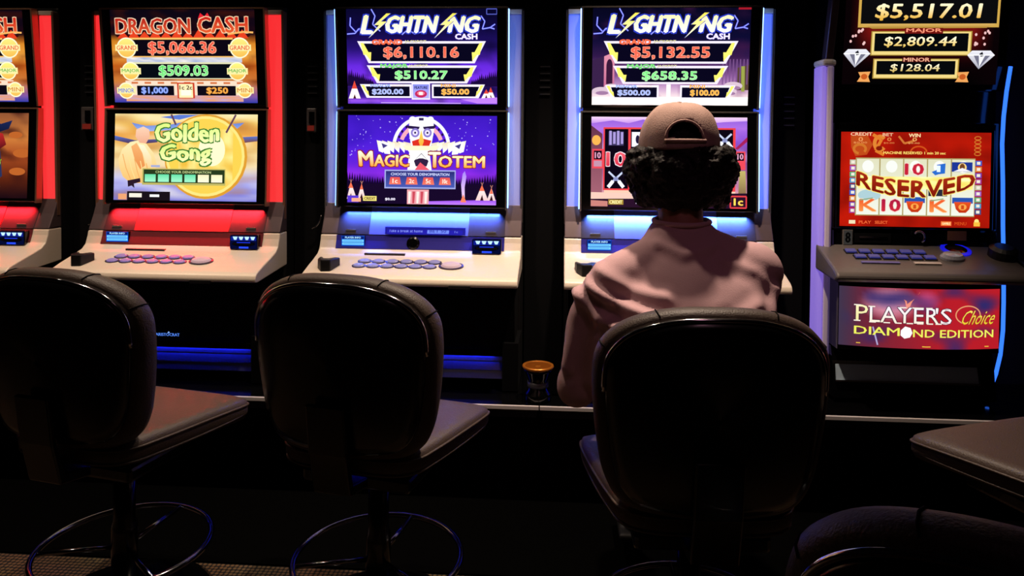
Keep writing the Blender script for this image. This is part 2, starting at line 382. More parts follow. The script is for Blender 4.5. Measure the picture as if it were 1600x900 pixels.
def art_lightning(jack, jack2, mini1, mini2, kind):
    A = Art((200, 58, 1385, 750), CW, CHU)
    if kind == 'camp':
        g = grad([(0, '#08062a'), (.25, '#120a44'), (.42, '#24106c'), (.6, '#6428d8'), (.74, '#7a30e8'), (.82, '#241058'), (.93, '#3a1890'), (.96, '#a058f0'), (1, '#6a38d0')])
    else:
        g = grad([(0, '#06061e'), (.3, '#0c0a30'), (.5, '#301848'), (.7, '#8a5a98'), (.82, '#c8a0c8'), (.9, '#f0d8e0'), (1, '#fff4f0')])
    A.field(lambda u, v: mix(g(v), '#000010' if kind == 'camp' else '#501a48', max(0, .8*nz(u*9, v*9, 1))), 44, 30)
    if kind == 'camp':
        for i in range(14):
            for sx, base in ((205, 1), (1385, -1)):
                x = sx+base*i*15; h = 120+60*abs(nz(i*.7, base*3.1))-i*6
                A.poly([(x-18, 620), (x, 620-h), (x+18, 620)], '#180838')
        for x, w_, t in ((255, 48, 580), (1335, 36, 625), (1300, 42, 640)):
            A.poly([(x-w_, 712), (x, t), (x+w_, 712)], '#fff0f0'); A.poly([(x-w_*.45, t+(712-t)*.45), (x, t), (x+w_*.45, t+(712-t)*.45)], '#e04838'); A.poly([(x-12, 712), (x, 680), (x+12, 712)], '#401820')
        A.line([(465, 742), (1100, 744)], 6, '#d0a8ff'); A.poly([(1100, 715), (1385, 700), (1385, 745), (1230, 745)], '#c080f8')
    else:
        A.poly([(290, 400), (330, 385), (370, 400), (370, 600), (290, 620)], '#e090a8', '#c06890'); A.ell(332, 470, 24, 50, '#381838'); A.rect(308, 470, 356, 600, '#381838')
        A.poly([(200, 430), (290, 400), (290, 620), (200, 650)], '#382048'); A.poly([(1300, 480), (1385, 460), (1385, 640), (1300, 640)], '#584038')
        for x in range(1190, 1385, 26): A.line([(x, 420), (x, 600)], 8, '#785088' if x % 52 else '#30183c')
        A.line([(1340, 470), (1345, 650)], 26, '#98a048')
        for x, y, r in ((270, 650, 70), (350, 620, 55), (1270, 610, 70), (1240, 650, 60)): A.ell(x, y, r, r*.42, '#d8c0d0'); A.ell(x+8, y+14, r*.7, r*.2, '#a078a0')
        A.poly([(200, 690), (1385, 690), (1385, 745), (200, 745)], '#fff8f4')
    lightning_title(A)
    def trap(x0, x1, y0, y1, s, fw=14):
        A.poly([(x0, y0), (x1, y0), (x1-s, y1), (x0+s, y1)], '#f0e8ff'); k = s/(y1-y0)*fw
        A.poly([(x0+fw*3.4, y0+fw*1.2), (x1-fw*3.4, y0+fw*1.2), (x1-s-fw*1.2, y1-fw), (x0+s+fw*1.2, y1-fw)], '#08061c')
        for m_, xa in ((1, x0), (-1, x1)):
            A.poly([(xa+m_*25, y0+12), (xa+m_*48, y0+12), (xa+m_*(s*.5+44), y0+(y1-y0)*.5), (xa+m_*(s*.5+66), y0+(y1-y0)*.5), (xa+m_*(s+18), y1-16), (xa+m_*(s*.55+20), y0+(y1-y0)*.62), (xa+m_*(s*.55), y0+(y1-y0)*.62)], '#fff070')
    trap(285, 1298, 292, 452, 88); trap(358, 1228, 468, 598, 78)
    A.poly([(300, 606), (710, 606), (710, 706), (352, 706)], '#f4ecff'); A.poly([(345, 622), (696, 622), (696, 694), (375, 694)], '#0a0820')
    A.poly([(872, 606), (1290, 606), (1240, 706), (872, 706)], '#f4ecff'); A.poly([(886, 622), (1245, 622), (1215, 694), (886, 694)], '#0a0820')
    for m_, xa in ((1, 310), (-1, 1280)): A.poly([(xa, 612), (xa+m_*25, 612), (xa+m_*45, 655), (xa+m_*55, 655), (xa+m_*62, 696), (xa+m_*30, 660)], '#fff070')
    if kind == 'camp':
        A.rect(712, 596, 858, 718, '#f0e8ff'); A.rect(722, 606, 850, 708, '#8088e8', '#b8b0f8'); A.text('FEATURE', 735, 620, 838, 640, '#181858', bold=.04)
        A.ell(785, 676, 48, 28, '#c02860'); A.ell(785, 672, 30, 15, '#f88090'); A.rect(770, 662, 800, 684, '#fff0f0')
    else: A.rect(768, 600, 800, 706, '#fff8f4')
    A.text('GRAND', 405, 282, 640, 315, '#ff7850', out='#c02818', ow=.05, bold=.06); A.text('JACKPOT', 662, 286, 832, 308, '#f0e8a8', out='#30205a', ow=.03, bold=.03)
    A.text('MAJOR', 468, 458, 682, 490, '#88e888', out='#208038', ow=.05, bold=.06); A.text('JACKPOT', 694, 462, 842, 482, '#f0e8a8', out='#30205a', ow=.03, bold=.03)
    A.text('MINOR', 385, 606, 545, 626, '#a8c0ff', out='#5868c0', ow=.04, bold=.04); A.text('BONUS', 558, 608, 655, 622, '#f8d8c8', bold=.03)
    A.text('MINI', 945, 604, 1058, 626, '#ffb850', out='#a06020', ow=.04, bold=.04); A.text('BONUS', 1072, 608, 1165, 622, '#f8d8c8', bold=.03)
    A.text(jack, 495, 335, 1085, 420, '#f86048', '#ff7058', out='#ffb098', ow=.03, bold=.025)
    A.text(jack2, 583, 508, 995, 575, '#78e880', '#a0f8a0', out='#d0ffc8', ow=.03, bold=.025)
    A.text(mini1, 398, 642, 645, 684, '#a8b8f8', out='#c8d0ff', ow=.02, bold=.04); A.text(mini2, 950, 640, 1165, 684, '#ffb048', out='#ffd080', ow=.02, bold=.04)
    if kind == 'camp': A.frame([(1305, 62), (1384, 62), (1384, 100), (1305, 100)], 7, '#5058b8')
    else: A.rect(1290, 58, 1385, 72, '#a01828')
    return A
def art_totem():
    A = Art((205, 95, 1372, 748), CW, CHL)
    g = grad([(0, '#3c18b8'), (.3, '#4a1ed0'), (.5, '#5c20d8'), (.68, '#8c2ce0'), (.78, '#3c1470'), (.88, '#180830'), (1, '#10061c')])
    A.field(lambda u, v: mix(g(v+.03*nz(u*4, 0)), '#2a10a0', max(0, .6*nz(u*5, v*5))), 40, 26)
    for i in range(90):
        x, y = random.uniform(210, 1365), random.uniform(100, 400); r = random.choice((2.5, 3.5, 5)); A.z -= .95; A.ell(x, y, r, r, '#c0b0ff', n=5)
    for i in range(60):
        x = 205+i*20; h = 25+60*abs((i-30)/30)**2.2+28*abs(nz(i*.9, 2.2)); A.z -= .9; A.poly([(x-16, 625), (x, 600-h), (x+16, 625)], '#14062c')
    A.rect(205, 600, 1372, 748, '#160828'); A.poly([(700, 730), (1372, 708), (1372, 748), (700, 748)], '#9040e0', '#c080ff')
    # tents and smoke
    for x, w_, t in ((235, 60, 590), (320, 40, 600), (1262, 62, 600), (1335, 42, 620)):
        A.poly([(x-w_*.8, 715), (x, t), (x+w_*.8, 715)], '#fff4f0', '#f0c8c8'); A.poly([(x-w_*.33, t+45), (x, t), (x+w_*.33, t+45)], '#f07050'); A.poly([(x-13, 715), (x+2, 672), (x+13, 715)], '#301018')
        A.line([(x-8, t-18), (x+3, t+4)], 4, '#c08070'); A.line([(x+10, t-18), (x-1, t+4)], 4, '#c08070')
    A.poly([(1112, 720), (1100, 600), (1112, 520), (1128, 500), (1140, 540), (1128, 620), (1130, 720)], '#a080f0', '#f8d8f0'); A.poly([(1095, 730), (1118, 670), (1142, 730)], '#ff8060')
    # spread feather wings with an arch
    A.ring(785, 330, 228, 228, 26, '#f0f0ff', 182, 358); A.ring(785, 330, 200, 200, 20, '#5c20d8', 182, 358); A.ring(785, 330, 178, 178, 30, '#f0a8b8', 200, 340)
    for a in range(190, 352, 14): A.ell(785+190*cos(radians(a)), 330+190*sin(radians(a)), 9, 11, '#241040', n=8)
    for m_ in (1, -1):
        for k in range(6):
            bx = 785+m_*(80+k*42); A.poly([(bx, 300), (bx+m_*60, 288-k*2), (bx+m_*42, 330+k*6), (bx+m_*8, 372)], '#f8f0d0' if k % 2 else '#e8d8b0', '#f8f8ff')
        A.poly([(785+m_*250, 300), (785+m_*335, 282), (785+m_*318, 335), (785+m_*285, 378), (785+m_*240, 382)], '#f8f8ff'); A.poly([(785+m_*262, 318), (785+m_*312, 300), (785+m_*298, 340)], '#403880')
    # totem head: plain banded column with round eyes and beak
    A.poly([(695, 115), (875, 115), (885, 200), (860, 340), (710, 340), (685, 200)], '#ffffff', '#f0f0ff')
    for x in (715, 785, 855): A.ell(x, 122, 26, 20, '#f8f8ff')
    A.rect(765, 112, 802, 132, '#382858')
    for m_ in (1, -1):
        A.poly([(785+m_*12, 178), (785+m_*120, 168), (785+m_*100, 192), (785+m_*20, 196)], '#281848'); A.ell(785+m_*48, 222, 34, 34, '#8878c8'); A.ell(785+m_*48, 222, 20, 20, '#e8e0ff'); A.ell(785+m_*48, 222, 8, 8, '#201040')
    A.poly([(712, 285), (785, 262), (865, 280), (845, 325), (722, 325)], '#d83020'); A.poly([(765, 285), (785, 200), (806, 285), (785, 345)], '#ffd860', '#f8a030')
    A.poly([(640, 318), (930, 318), (905, 352), (665, 352)], '#f8f0c8')
    A.poly([(695, 352), (850, 352), (870, 500), (680, 500)], '#ffffff'); A.poly([(730, 430), (788, 372), (845, 430), (830, 470), (745, 470)], '#302040'); A.poly([(742, 420), (788, 378), (832, 420), (800, 410), (772, 410)], '#ffffff'); A.poly([(735, 500), (780, 440), (860, 500)], '#e85868')
    A.poly([(680, 640), (850, 640), (850, 748), (680, 748)], '#e8a0a8'); 
    for k in range(5): A.poly([(690+k*32, 655), (712+k*32, 655), (705+k*32, 742), (690+k*32, 742)], '#c84858' if k % 2 else '#f8e8e0')
    # title
    kw = dict(out='#8a2030', ow=.06, bold=.045)
    A.text('M', 300, 362, 405, 470, '#fffae0', '#ffa030', shear=-.1, **kw); A.text('AGIC', 420, 388, 690, 472, '#fff4c0', '#ffa838', **kw)
    A.text('T', 850, 365, 935, 475, '#fffae0', '#ffa030', **kw); A.text('OTEM', 925, 392, 1280, 475, '#fff4c0', '#ffa838', **kw)
    A.rect(502, 496, 1058, 634, '#a0a8e0'); A.rect(512, 506, 1050, 624, '#282870', '#4858b0'); A.text('CHOOSE YOUR DENOMINATION', 552, 518, 1008, 538, '#d0d8ff', bold=.03)
    for k, t in enumerate(('1c', '2c', '5c', '10c')):
        x = 540+k*130; A.poly([(x+8, 550), (x+82, 550), (x+92, 604), (x-2, 604)], '#e05050', '#f07860'); A.text(t, x+26, 562, x+64, 594, '#fff0e0', bold=.03)
    A.rect(212, 690, 300, 740, '#5838d0'); A.rect(245, 708, 318, 735, '#f8a888'); A.rect(335, 692, 442, 728, '#e8d878'); A.text('CREDIT', 345, 700, 432, 720, '#685020', bold=.04)
    A.text('$0.00', 510, 704, 588, 724, '#f0e8ff', bold=.05)
    return A
def art_frontier():
    A = Art((145, 98, 908, 528), CW, CHL)          # 3x zoom of the photo, origin (870,150)
    g = grad([(0, '#f0d0f0'), (.1, '#a868e0'), (.25, '#8850d0'), (.45, '#784088'), (.8, '#c080a0'), (.88, '#e8b0a8'), (1, '#301028')])
    A.field(lambda u, v: mix(g(v), '#f8d8e8', max(0, .8*nz(u*8, v*8, 5))), 40, 26)
    A.poly([(145, 130), (250, 115), (330, 128), (400, 110), (560, 140), (800, 120), (908, 115), (908, 150), (145, 160)], '#9060d8', '#b070e0')
    A.poly([(145, 140), (200, 180), (200, 470), (145, 470)], '#603048', '#a06070'); A.ell(170, 210, 22, 24, '#f0b050')
    A.rect(150, 252, 205, 345, '#e84858'); A.rect(158, 260, 198, 302, '#180818'); A.text('10', 164, 268, 192, 296, '#e0a0c0', bold=.04); A.rect(158, 308, 198, 336, '#c090a8')
    A.rect(850, 258, 900, 345, '#e84858'); A.rect(858, 265, 893, 302, '#180818'); A.text('10', 862, 270, 889, 296, '#e0a0c0', bold=.04)
    A.rect(205, 148, 852, 448, '#e84048'); A.rect(210, 448, 852, 470, '#f8c8b0')
    for k in range(5):
        x = 212+k*128; A.rect(x, 156, x+116, 440, '#0c0614')
    for k, y in ((0, 165), ):
        A.rect(230, 168, 305, 235, '#403860'); 
        for q in range(4): A.rect(234+q*19, 165+6*(q % 2), 246+q*19, 232-5*(q % 2), '#a898d8')
    A.text('10', 222, 268, 316, 332, '#f06070', '#d83048', out='#f8e0e8', ow=.04, bold=.04)
    def guns(cx, cy, s_=1):
        for m_ in (1, -1):
            A.line([(cx-m_*36*s_, cy-38*s_), (cx+m_*22*s_, cy+14*s_)], 9, '#c8d0f0'); A.line([(cx+m_*14*s_, cy+6*s_), (cx+m_*38*s_, cy+36*s_)], 17, '#f0f4ff')
        A.ell(cx, cy-4, 12, 10, '#8890c0')
    guns(268, 398)
    guns(800, 210, .9); guns(396, 398, .9); A.rect(345, 170, 400, 240, '#f0f0ff'); A.ell(374, 205, 10, 20, '#201838'); A.poly([(350, 305), (358, 262), (372, 285), (384, 262), (396, 305)], '#f8e8d0')
    A.text('J', 490, 170, 540, 235, '#a898f0', bold=.05); A.text('10', 604, 268, 700, 332, '#f06070', out='#f8e0e8', ow=.04, bold=.04); guns(524, 398); A.text('A', 738, 340, 800, 420, '#e0d0f0', bold=.05); A.rect(780, 268, 816, 292, '#8090e0')
    A.poly([(870, 350), (900, 350), (905, 470), (866, 470)], '#c0b068', '#806048'); A.poly([(908, 190), (850, 245), (862, 250), (908, 212)], '#a02058')
    A.poly([(145, 470), (908, 455), (908, 528), (145, 528)], '#281028'); A.poly([(145, 458), (400, 462), (400, 486), (145, 490)], '#f0c8b8'); A.poly([(145, 496), (228, 500), (228, 525), (145, 525)], '#c88078')
    A.rect(232, 492, 306, 516, '#a88838'); A.text('CREDIT', 238, 496, 300, 512, '#fff0a8', bold=.05); A.text('$9', 368, 496, 398, 514, '#f0e8ff', bold=.05)
    A.frame([(828, 470), (905, 470), (905, 524), (828, 524)], 7, '#e04048'); A.text('1c', 846, 480, 888, 512, '#ffd858', out='#80401c', ow=.04, bold=.05)
    A.rect(440, 492, 640, 518, '#402050'); A.text('WIN', 500, 496, 580, 514, '#f8e8b0', bold=.04)
    return A
def art_jackpots():
    A = Art((370, -330, 1420, 575), .55, .468)
    g = grad([(0, '#200408'), (.3, '#600a0c'), (.6, '#70100e'), (.72, '#380608'), (.85, '#0a0204'), (1, '#020202')])
    A.field(lambda u, v: mix(g(v), '#080204', min(1, max(0, abs(u-.5)*2.2-.75)*4)), 30, 24)
    A.rect(460, -60, 1412, 172, '#c8a048'); A.rect(478, -60, 1396, 146, '#0a0a0c')
    A.poly([(478, 146), (1396, 146), (1330, 176), (560, 182)], '#d8b060', '#a07828')
    A.text('GRAND', 740, -190, 1150, -100, '#f8f0c8', '#c89030', bold=.05); A.rect(460, -300, 1412, -60, '#500a0c')
    A.text('GRAND', 740, -190, 1150, -100, '#f8f0c8', '#c89030', bold=.05)
    A.text('$5,517.01', 580, 8, 1285, 122, '#fff8d0', '#e0a838', bold=.03, shear=.12)
    A.text('MAJOR', 790, 178, 1030, 212, '#e87060', out='#601008', ow=.04, bold=.05)
    def fr(x0, y0, x1, y1):
        A.rect(x0, y0, x1, y1, '#a88838'); A.rect(x0+8, y0+6, x1-8, y1-6, '#e8d080'); A.rect(x0+24, y0+16, x1-24, y1-30, '#06080a')
    fr(555, 198, 1238, 370); fr(578, 392, 1162, 534)
    A.rect(780, 176, 1040, 216, '#68100e'); A.text('MAJOR', 792, 180, 1030, 212, '#f09070', out='#801810', ow=.04, bold=.05)
    A.rect(775, 380, 970, 416, '#38080a'); A.text('MINOR', 785, 386, 962, 412, '#e8a888', out='#701410', ow=.04, bold=.05)
    A.text('$2,809.44', 648, 238, 1135, 312, '#fffce0', '#e0b850', bold=.02, shear=.12)
    A.text('$128.04', 698, 430, 1032, 488, '#f8f4d8', '#c8a850', bold=.02, shear=.12)
    for cx, y in ((462, 325), (1305, 335)):
        A.poly([(cx-62, y), (cx+62, y), (cx+93, y+32), (cx-10, y+130), (cx-93, y+32)], '#e8e8f0', '#a0a0b0')
        for q in (-50, -10, 30): A.poly([(cx+q, y+32), (cx+q+34, y+32), (cx-8, y+118)], '#707084' if q != -10 else '#f8f8ff')
        A.poly([(cx-12, y+22), (cx+8, y+8), (cx+18, y+38), (cx-2, y+44)], '#202028'); A.line([(cx-90, y+32), (cx+90, y+32)], 6, '#ffffff')
        for k in range(9): A.ell(cx+random.uniform(-50, 60), y-random.uniform(30, 150), 9, 11, '#e8b8b8', n=6)
    for cx in (520, 1190): A.poly([(cx-42, 488), (cx+42, 484), (cx+28, 520), (cx+42, 558), (cx-48, 556), (cx-26, 520)], '#e8a058'); A.ell(cx, 520, 22, 20, '#c05820')
    return A
def art_reserved():
    A = Art((318, 112, 1358, 768), .532, .348)
    A.field(lambda u, v: mix('#b81808', '#8c1006', .5+1.2*nz(u*6, v*6, 8)), 30, 20)
    A.poly([(385, 140), (500, 130), (540, 200), (500, 270), (420, 280), (390, 220)], '#b84818'); A.ring(590, 190, 50, 60, 26, '#d88030', 40, 320); A.ring(450, 230, 50, 40, 18, '#c87028', 100, 400)
    A.line([(540, 130), (600, 165), (560, 240), (620, 270)], 22, '#d87828'); A.ell(585, 225, 22, 16, '#801808'); A.ring(860, 250, 60, 45, 10, '#c85018', 180, 360); A.line([(720, 140), (760, 190), (830, 170)], 14, '#c87030')
    A.text('CREDIT', 385, 116, 535, 138, '#f0c8a0', bold=.04); A.text('BET', 608, 120, 680, 140, '#e8b890', bold=.04); A.text('WIN', 790, 122, 870, 146, '#f8d8a0', bold=.04)
    A.text('0', 440, 148, 470, 178, '#e89858', bold=.03); A.text('$0.00', 405, 180, 500, 194, '#e89858'); A.text('0', 640, 150, 668, 174, '#e08848', bold=.03); A.text('$0.00', 615, 182, 690, 194, '#e08848'); A.text('0', 815, 150, 845, 174, '#e8a860', bold=.03); A.text('$0.00', 785, 182, 865, 194, '#e8a860')
    A.text('MACHINE RESERVED 1 min 20 sec', 615, 246, 1045, 264, '#ffe070', bold=.03)
    for k in range(5): A.ring(1265, 150+k*27, 24, 14, 6, '#c87028')
    cols = ['#b8b8a0', '#3858c0', '#9858b8', '#d88040', '#50a878', '#7840a8', '#3890c0', '#a03890', '#384880']
    for k in range(9):
        for x in (382, 1252): A.rect(x, 305+k*42, x+44, 340+k*42, cols[(k*2+(x > 900)) % 9]); A.rect(x+10, 312+k*42, x+34, 332+k*42, '#e8e0d0')
    A.rect(422, 290, 1250, 692, '#a89860')
    for k in range(5):
        x = 430+k*165; A.rect(x, 298, x+156, 685, '#d8d8b8', '#e8ece0'); A.ell(x+78, 350, 40, 42, '#eef0ea')
    A.text('10', 768, 330, 892, 405, '#c02038', out='#f0d0c8', ow=.03, bold=.06); A.poly([(985, 335), (1045, 325), (1042, 395), (1000, 400), (975, 408), (950, 385), (985, 370)], '#2868c8'); A.rect(985, 340, 1010, 385, '#e0f0ff')
    A.rect(1088, 316, 1230, 382, '#1c3490'); A.ell(1160, 352, 30, 30, '#f0d080'); A.ell(1160, 350, 18, 24, '#704020'); A.poly([(1100, 380), (1160, 355), (1225, 380)], '#e8e8f0')
    A.ell(520, 550, 80, 40, '#a8c8d0'); A.rect(930, 500, 1060, 552, '#282838')
    for x in (455, 945): A.text('K', x, 580, x+115, 660, '#e85828', '#f09048', out='#f0e0c0', ow=.02, bold=.06); A.line([(x, 585), (x+90, 570)], 8, '#88a078')
    A.text('10', 612, 578, 735, 660, '#a81840', '#c82838', out='#f0d0c8', ow=.03, bold=.06)
    for x in (765, 1095):
        A.rect(x, 560, x+142, 600, '#2850a8'); A.poly([(x+12, 590), (x+132, 590), (x+118, 640), (x+95, 664), (x+50, 664), (x+26, 640)], '#e05020', '#b83010'); A.ell(x+72, 625, 28, 22, '#f0a048'); A.rect(x+62, 612, x+82, 640, '#c84818')
    A.field(lambda u, v: mix('#f8d860', '#ffffc0', .5+nz(u*6, v*3)), 18, 5, (440, 420, 1235, 505))
    def arc(u, v, x, y): return x, y + 62*(1-(2*u-1)**2) - 40 + (0 if v < .5 else 20*(1-(2*u-1)**2))
    A.text('RESERVED', 430, 425, 1245, 520, '#a02814', '#781406', out='#f8e070', ow=.03, bold=.05, warp=arc)
    A.rect(380, 725, 425, 750, '#e8d8b0'); A.text('PLAY', 450, 728, 535, 748, '#e86030', bold=.04); A.text('SELECT', 562, 728, 650, 748, '#e86030', bold=.04); A.rect(1020, 725, 1092, 755, '#f07838'); A.text('GAMBLE', 1028, 732, 1085, 748, '#ffe0a8', bold=.04); A.text('MENU', 1115, 728, 1195, 750, '#d04818', bold=.03); A.ell(1265, 722, 16, 16, '#ffe080'); A.rect(1245, 728, 1288, 756, '#f0b840')
    return A
def art_players():
    A = Art((212, 295, 878, 560), .555, .213, bend=.035, gain=.9)
    def fn(u, v):
        c = mix('#58283c', '#b81c28', u*1.5)
        c = mix(c, '#f8b0c8', max(0, .9-((u-.30)**2*26+(v-.25)**2*9))); c = mix(c, '#e870c0', max(0, .55-((u-.52)**2*60+(v-.2)**2*14)))
        c = mix(c, '#302868', max(0, 1.6*nz(u*5, v*3, 2))); return mix(c, '#40344c', max(0, 1-u*7))
    A.field(fn, 40, 16)
    A.poly([(430, 300), (530, 310), (500, 350), (480, 400), (470, 350)], '#f88040', '#f0a0a0'); A.line([(345, 470), (365, 550)], 6, '#b0a8d8')
    kw = dict(bold=.015, out='#402038', ow=.02)
    A.text('P', 278, 374, 325, 445, '#fff4c0', '#f0e8a0', **kw); A.text('LAYER', 332, 378, 610, 448, '#f8f4ff', '#fff0d8', **kw); A.text("'S", 596, 378, 664, 450, '#fff0f0', **kw)
    for x, y in ((270, 443), (330, 446), (386, 446), (432, 446), (478, 446), (520, 446), (560, 446), (596, 446), (270, 373), (326, 377), (450, 377), (500, 377), (520, 377), (556, 377)): A.rect(x, y, x+26, y+5, '#f8f0e0')
    A.ring(735, 408, 56, 42, 5, '#e8a070', 100, 380); A.text('Choice', 712, 388, 858, 450, '#ffe860', '#f0c830', shear=.45, bold=0, out='#502028', ow=.02)
    A.text('DIAM', 272, 470, 450, 505, '#f0f060', bold=.02); A.text('ND EDITION', 505, 474, 850, 508, '#f0f060', bold=.02)
    A.poly([(455, 480), (472, 462), (494, 468), (502, 490), (492, 510), (470, 516), (454, 502)], '#ffffff')
    A.line([(280, 545), (560, 550), (830, 548)], 4, '#f0c040')
    return A

# ------------------------------------------------------------------ the curved-screen machines
OY, OZ = 2.9, .37
def machine(X, label, theme, up, low, strip=False):
    off = (0, OY, OZ)
    T = thing('slot_machine', label, 'slot machine', (X, OY, OZ))
    red = theme == 'red'
    part('cabinet_body', MB().box(0, 3.14, 1.12, .80, .40, 1.47), M_black, T, off=off, bevel=.01)
    # lower belly under the deck
    part('belly_panel', MB().prof([(2.72, .786), (2.765, .52), (2.95, .515), (2.95, .786)], -.385, .385), M_matt, T, off=off)
    kb = part('kick_panel', MB().prof([(2.80, .513), (2.785, .475), (2.79, .472), (2.772, .442), (2.777, .439), (2.765, .412), (2.95, .40), (2.95, .513)], -.34, .34), M_steel, T, off=off)
    part('light_strip', MB().box(0, 2.770, .508, .60, .010, .004), glow('belly_led_blue', '#1c28ff', 14), kb, off=off)
    part('belly_lip', MB().box(0, 2.757, .512, .76, .008, .022), M_matt, T, off=off)
    for s in (-1, 1): part('foot_block', MB().box(s*.37, 2.84, .465, .06, .2, .18), M_matt, T, off=off)
    # maker's lettering
    a = Art((0, 0, 100, 24), .10, .024, gain=1.0); a.text('ARISTOCRAT', 2, 9, 98, 21, '#5080e8', bold=.03); a.poly([(50, 8), (56, 1), (60, 8)], '#90b8ff')
    ao = a.obj('maker_lettering', T, (0.0, 2.753-OY, .553-OZ), (.168, 0, 0))
    # light wings either side of the screens
    wc = {'red': ('#ff3034', .95), 'blue': ('#3038d0', .22), 'bluebright': ('#3c5cff', .6)}[theme]
    for s in (-1, 1):
        wg = part('light_wing', MB().prof([(2.93, 1.03), (2.925, 1.438), (2.912, 1.815), (2.95, 1.815), (2.95, 1.03)], s*.332, s*.392), glow('wing_'+theme, wc[0], wc[1], '#504448' if red else '#b0b0c8'), T, off=off, bevel=.004)
        part('end_cap', MB().prof([(2.906, 1.816), (2.906, 1.835), (2.95, 1.835), (2.95, 1.816)], s*.33, s*.395), M_cream, wg, off=off, bevel=.003)
        part('edge_trim', MB().prof([(2.925, .99), (2.918, 1.438), (2.904, 1.83), (2.94, 1.83), (2.94, .99)], s*.3925, s*.402), M_silver if not red else M_copper, T, off=off)
    # screens
    for nm, zc, yc, h, tilt, ch, dz, art in (('upper_screen', 1.640, 2.8815, .400, atan2(.037, .402), CHU, .005, up), ('lower_screen', 1.2395, 2.892, .396, -atan2(.016, .397), CHL, -.002, low)):
        fr = part(nm, MB().box(0, .025, 0, .672, .05, h-.012), M_gloss, T, loc=(0, yc-OY, zc-OZ), rot=(tilt, 0, 0), bevel=.004)
        t = MB()
        for s in (-1, 1): t.box(s*.339, .012, 0, .007, .034, h-.004)
        t.box(0, .012, h/2-.004, .67, .034, .006)
        part('frame_trim', t, M_copper if red else M_silver, fr)
        if not red:
            for s in (-1, 1): part('light_tube', MB().box(s*.3445, .008, 0, .0035, .02, h-.02), glow('tube_'+theme, '#7aa8ff', 6 if theme == 'bluebright' else 4), fr)
        art.obj('display', fr, (0, -.0012, dz))
    # champagne front shell with the button deck
    part('upper_fascia', MB().prof([(2.95, 1.07), (2.93, 1.06), (2.905, 1.0), (2.873, .940), (2.95, .940)], -.400, .400), M_bronze, T, off=off, bevel=.003)
    shell = [(2.95, .937), (2.872, .937), (2.866, .915), (2.853, .885), (2.83, .868), (2.78, .853), (2.70, .832), (2.655, .818), (2.640, .808), (2.634, .795), (2.636, .783), (2.66, .78), (2.95, .80)]
    sh = part('front_shell', MB().prof(shell, -.401, .401), M_cream, T, smooth=False, off=off, bevel=.004)
    # glossy fascia below the screens: pale middle, smoked ends
    def ramp(x0, x1, za, zb, lift, d=.004):
        def yz(z):
            pts = [(1.06, 2.93), (1.0, 2.905), (.938, 2.872), (.915, 2.866), (.885, 2.853)]
            for (z0, y0), (z1, y1) in zip(pts, pts[1:]):
                if z1 <= z <= z0: return y0+(y1-y0)*(z0-z)/(z0-z1)
            return 2.853
        zs = [za+(zb-za)*i/5 for i in range(6)]
        return MB().prof([(yz(z)-lift, z) for z in zs]+[(yz(z)+d, z) for z in reversed(zs)], x0, x1)
    part('reflector_panel', ramp(-.205, .19, 1.055, .940, .004), mat('reflector_'+theme, '#803038' if red else '#5a60a0', .28, var=.04), T, off=off)
    part('smoked_panel', ramp(-.335, -.207, 1.055, .940, .002), M_smoke, T, off=off)
    part('smoked_panel', ramp(.192, .335, 1.055, .940, .002), M_smoke, T, off=off)
    part('glossy_fascia', ramp(-.335, .335, .936, .886, .003), mat('fascia_'+theme, '#6a3036' if red else '#34308a', .2, var=.05), T, off=off)
    for s in (-1, 1): part('name_badge', MB().box(s*.28, 2.877, .955, .04, .004, .007), M_grey, T, off=off)
    if strip:
        q = part('message_window', MB().box(.02, 2.875, .957, .32, .01, .030), glow('window_blue', '#2020b0', .7, '#101040'), T, off=off)
        a = Art((0, 0, 320, 30), .30, .026); a.rect(0, 0, 320, 30, '#2420a8'); a.text('Take a break at home', 6, 8, 150, 22, '#90a0ff', bold=.01); a.rect(170, 3, 262, 27, '#7088f8'); a.text('BET 50', 180, 7, 250, 22, '#2830a0', bold=.02); a.text('1c', 286, 12, 300, 22, '#8090f0')
        a.obj('message_display', q, (.02, 2.868-OY, .957-OZ), (-.5, 0, 0))
    # left information display and right note acceptor
    li = part('info_display', MB().box(-.265, 2.862, .915, .095, .014, .042), M_gloss, T, off=off, rot=None, bevel=.002)
    a = Art((0, 0, 100, 44), .092, .040, gain=1.1); a.rect(0, 0, 100, 44, '#1048c0'); a.rect(2, 2, 98, 13, '#081c60'); a.text('PLAYER INFO', 16, 3, 84, 11, '#b0e0ff', bold=.04)
    for k in range(2): a.rect(3, 16+k*13, 97, 26+k*13, '#70c8ff'); a.line([(8, 21+k*13), (92, 21+k*13)], 2, '#2858b8')
    a.obj('info_screen', li, (-.265, 2.853-OY, .915-OZ), (0, 0, 0))
    na = part('note_acceptor', MB().box(.268, 2.85, .905, .115, .03, .056), M_gloss, T, off=off, bevel=.004)
    a = Art((0, 0, 120, 60), .11, .054, gain=1.1); a.rect(0, 0, 120, 60, '#04082c'); a.rect(4, 6, 116, 24, '#0c1c80')
    for k in range(4): a.poly([(12+k*26, 6), (34+k*26, 6), (28+k*26, 20), (18+k*26, 20)], '#b8e0ff')
    a.ell(60, 38, 52, 12, '#020210'); a.rect(30, 30, 90, 34, '#1830d0'); a.rect(40, 50, 82, 58, '#2848ff')
    a.obj('acceptor_lights', na, (.268, 2.834-OY, .905-OZ), (0, 0, 0))
    part('slot_mouth', MB().box(.268, 2.833, .898, .08, .01, .006), M_matt, na, off=off)
    if strip: part('lock', MB().lathe([(.026, 0), (.026, .006), (.018, .01), (0, .01)], n=24), M_gloss, T, loc=(-.025, 2.862-OY, .908-OZ), rot=(1.3, 0, 0), smooth=False)
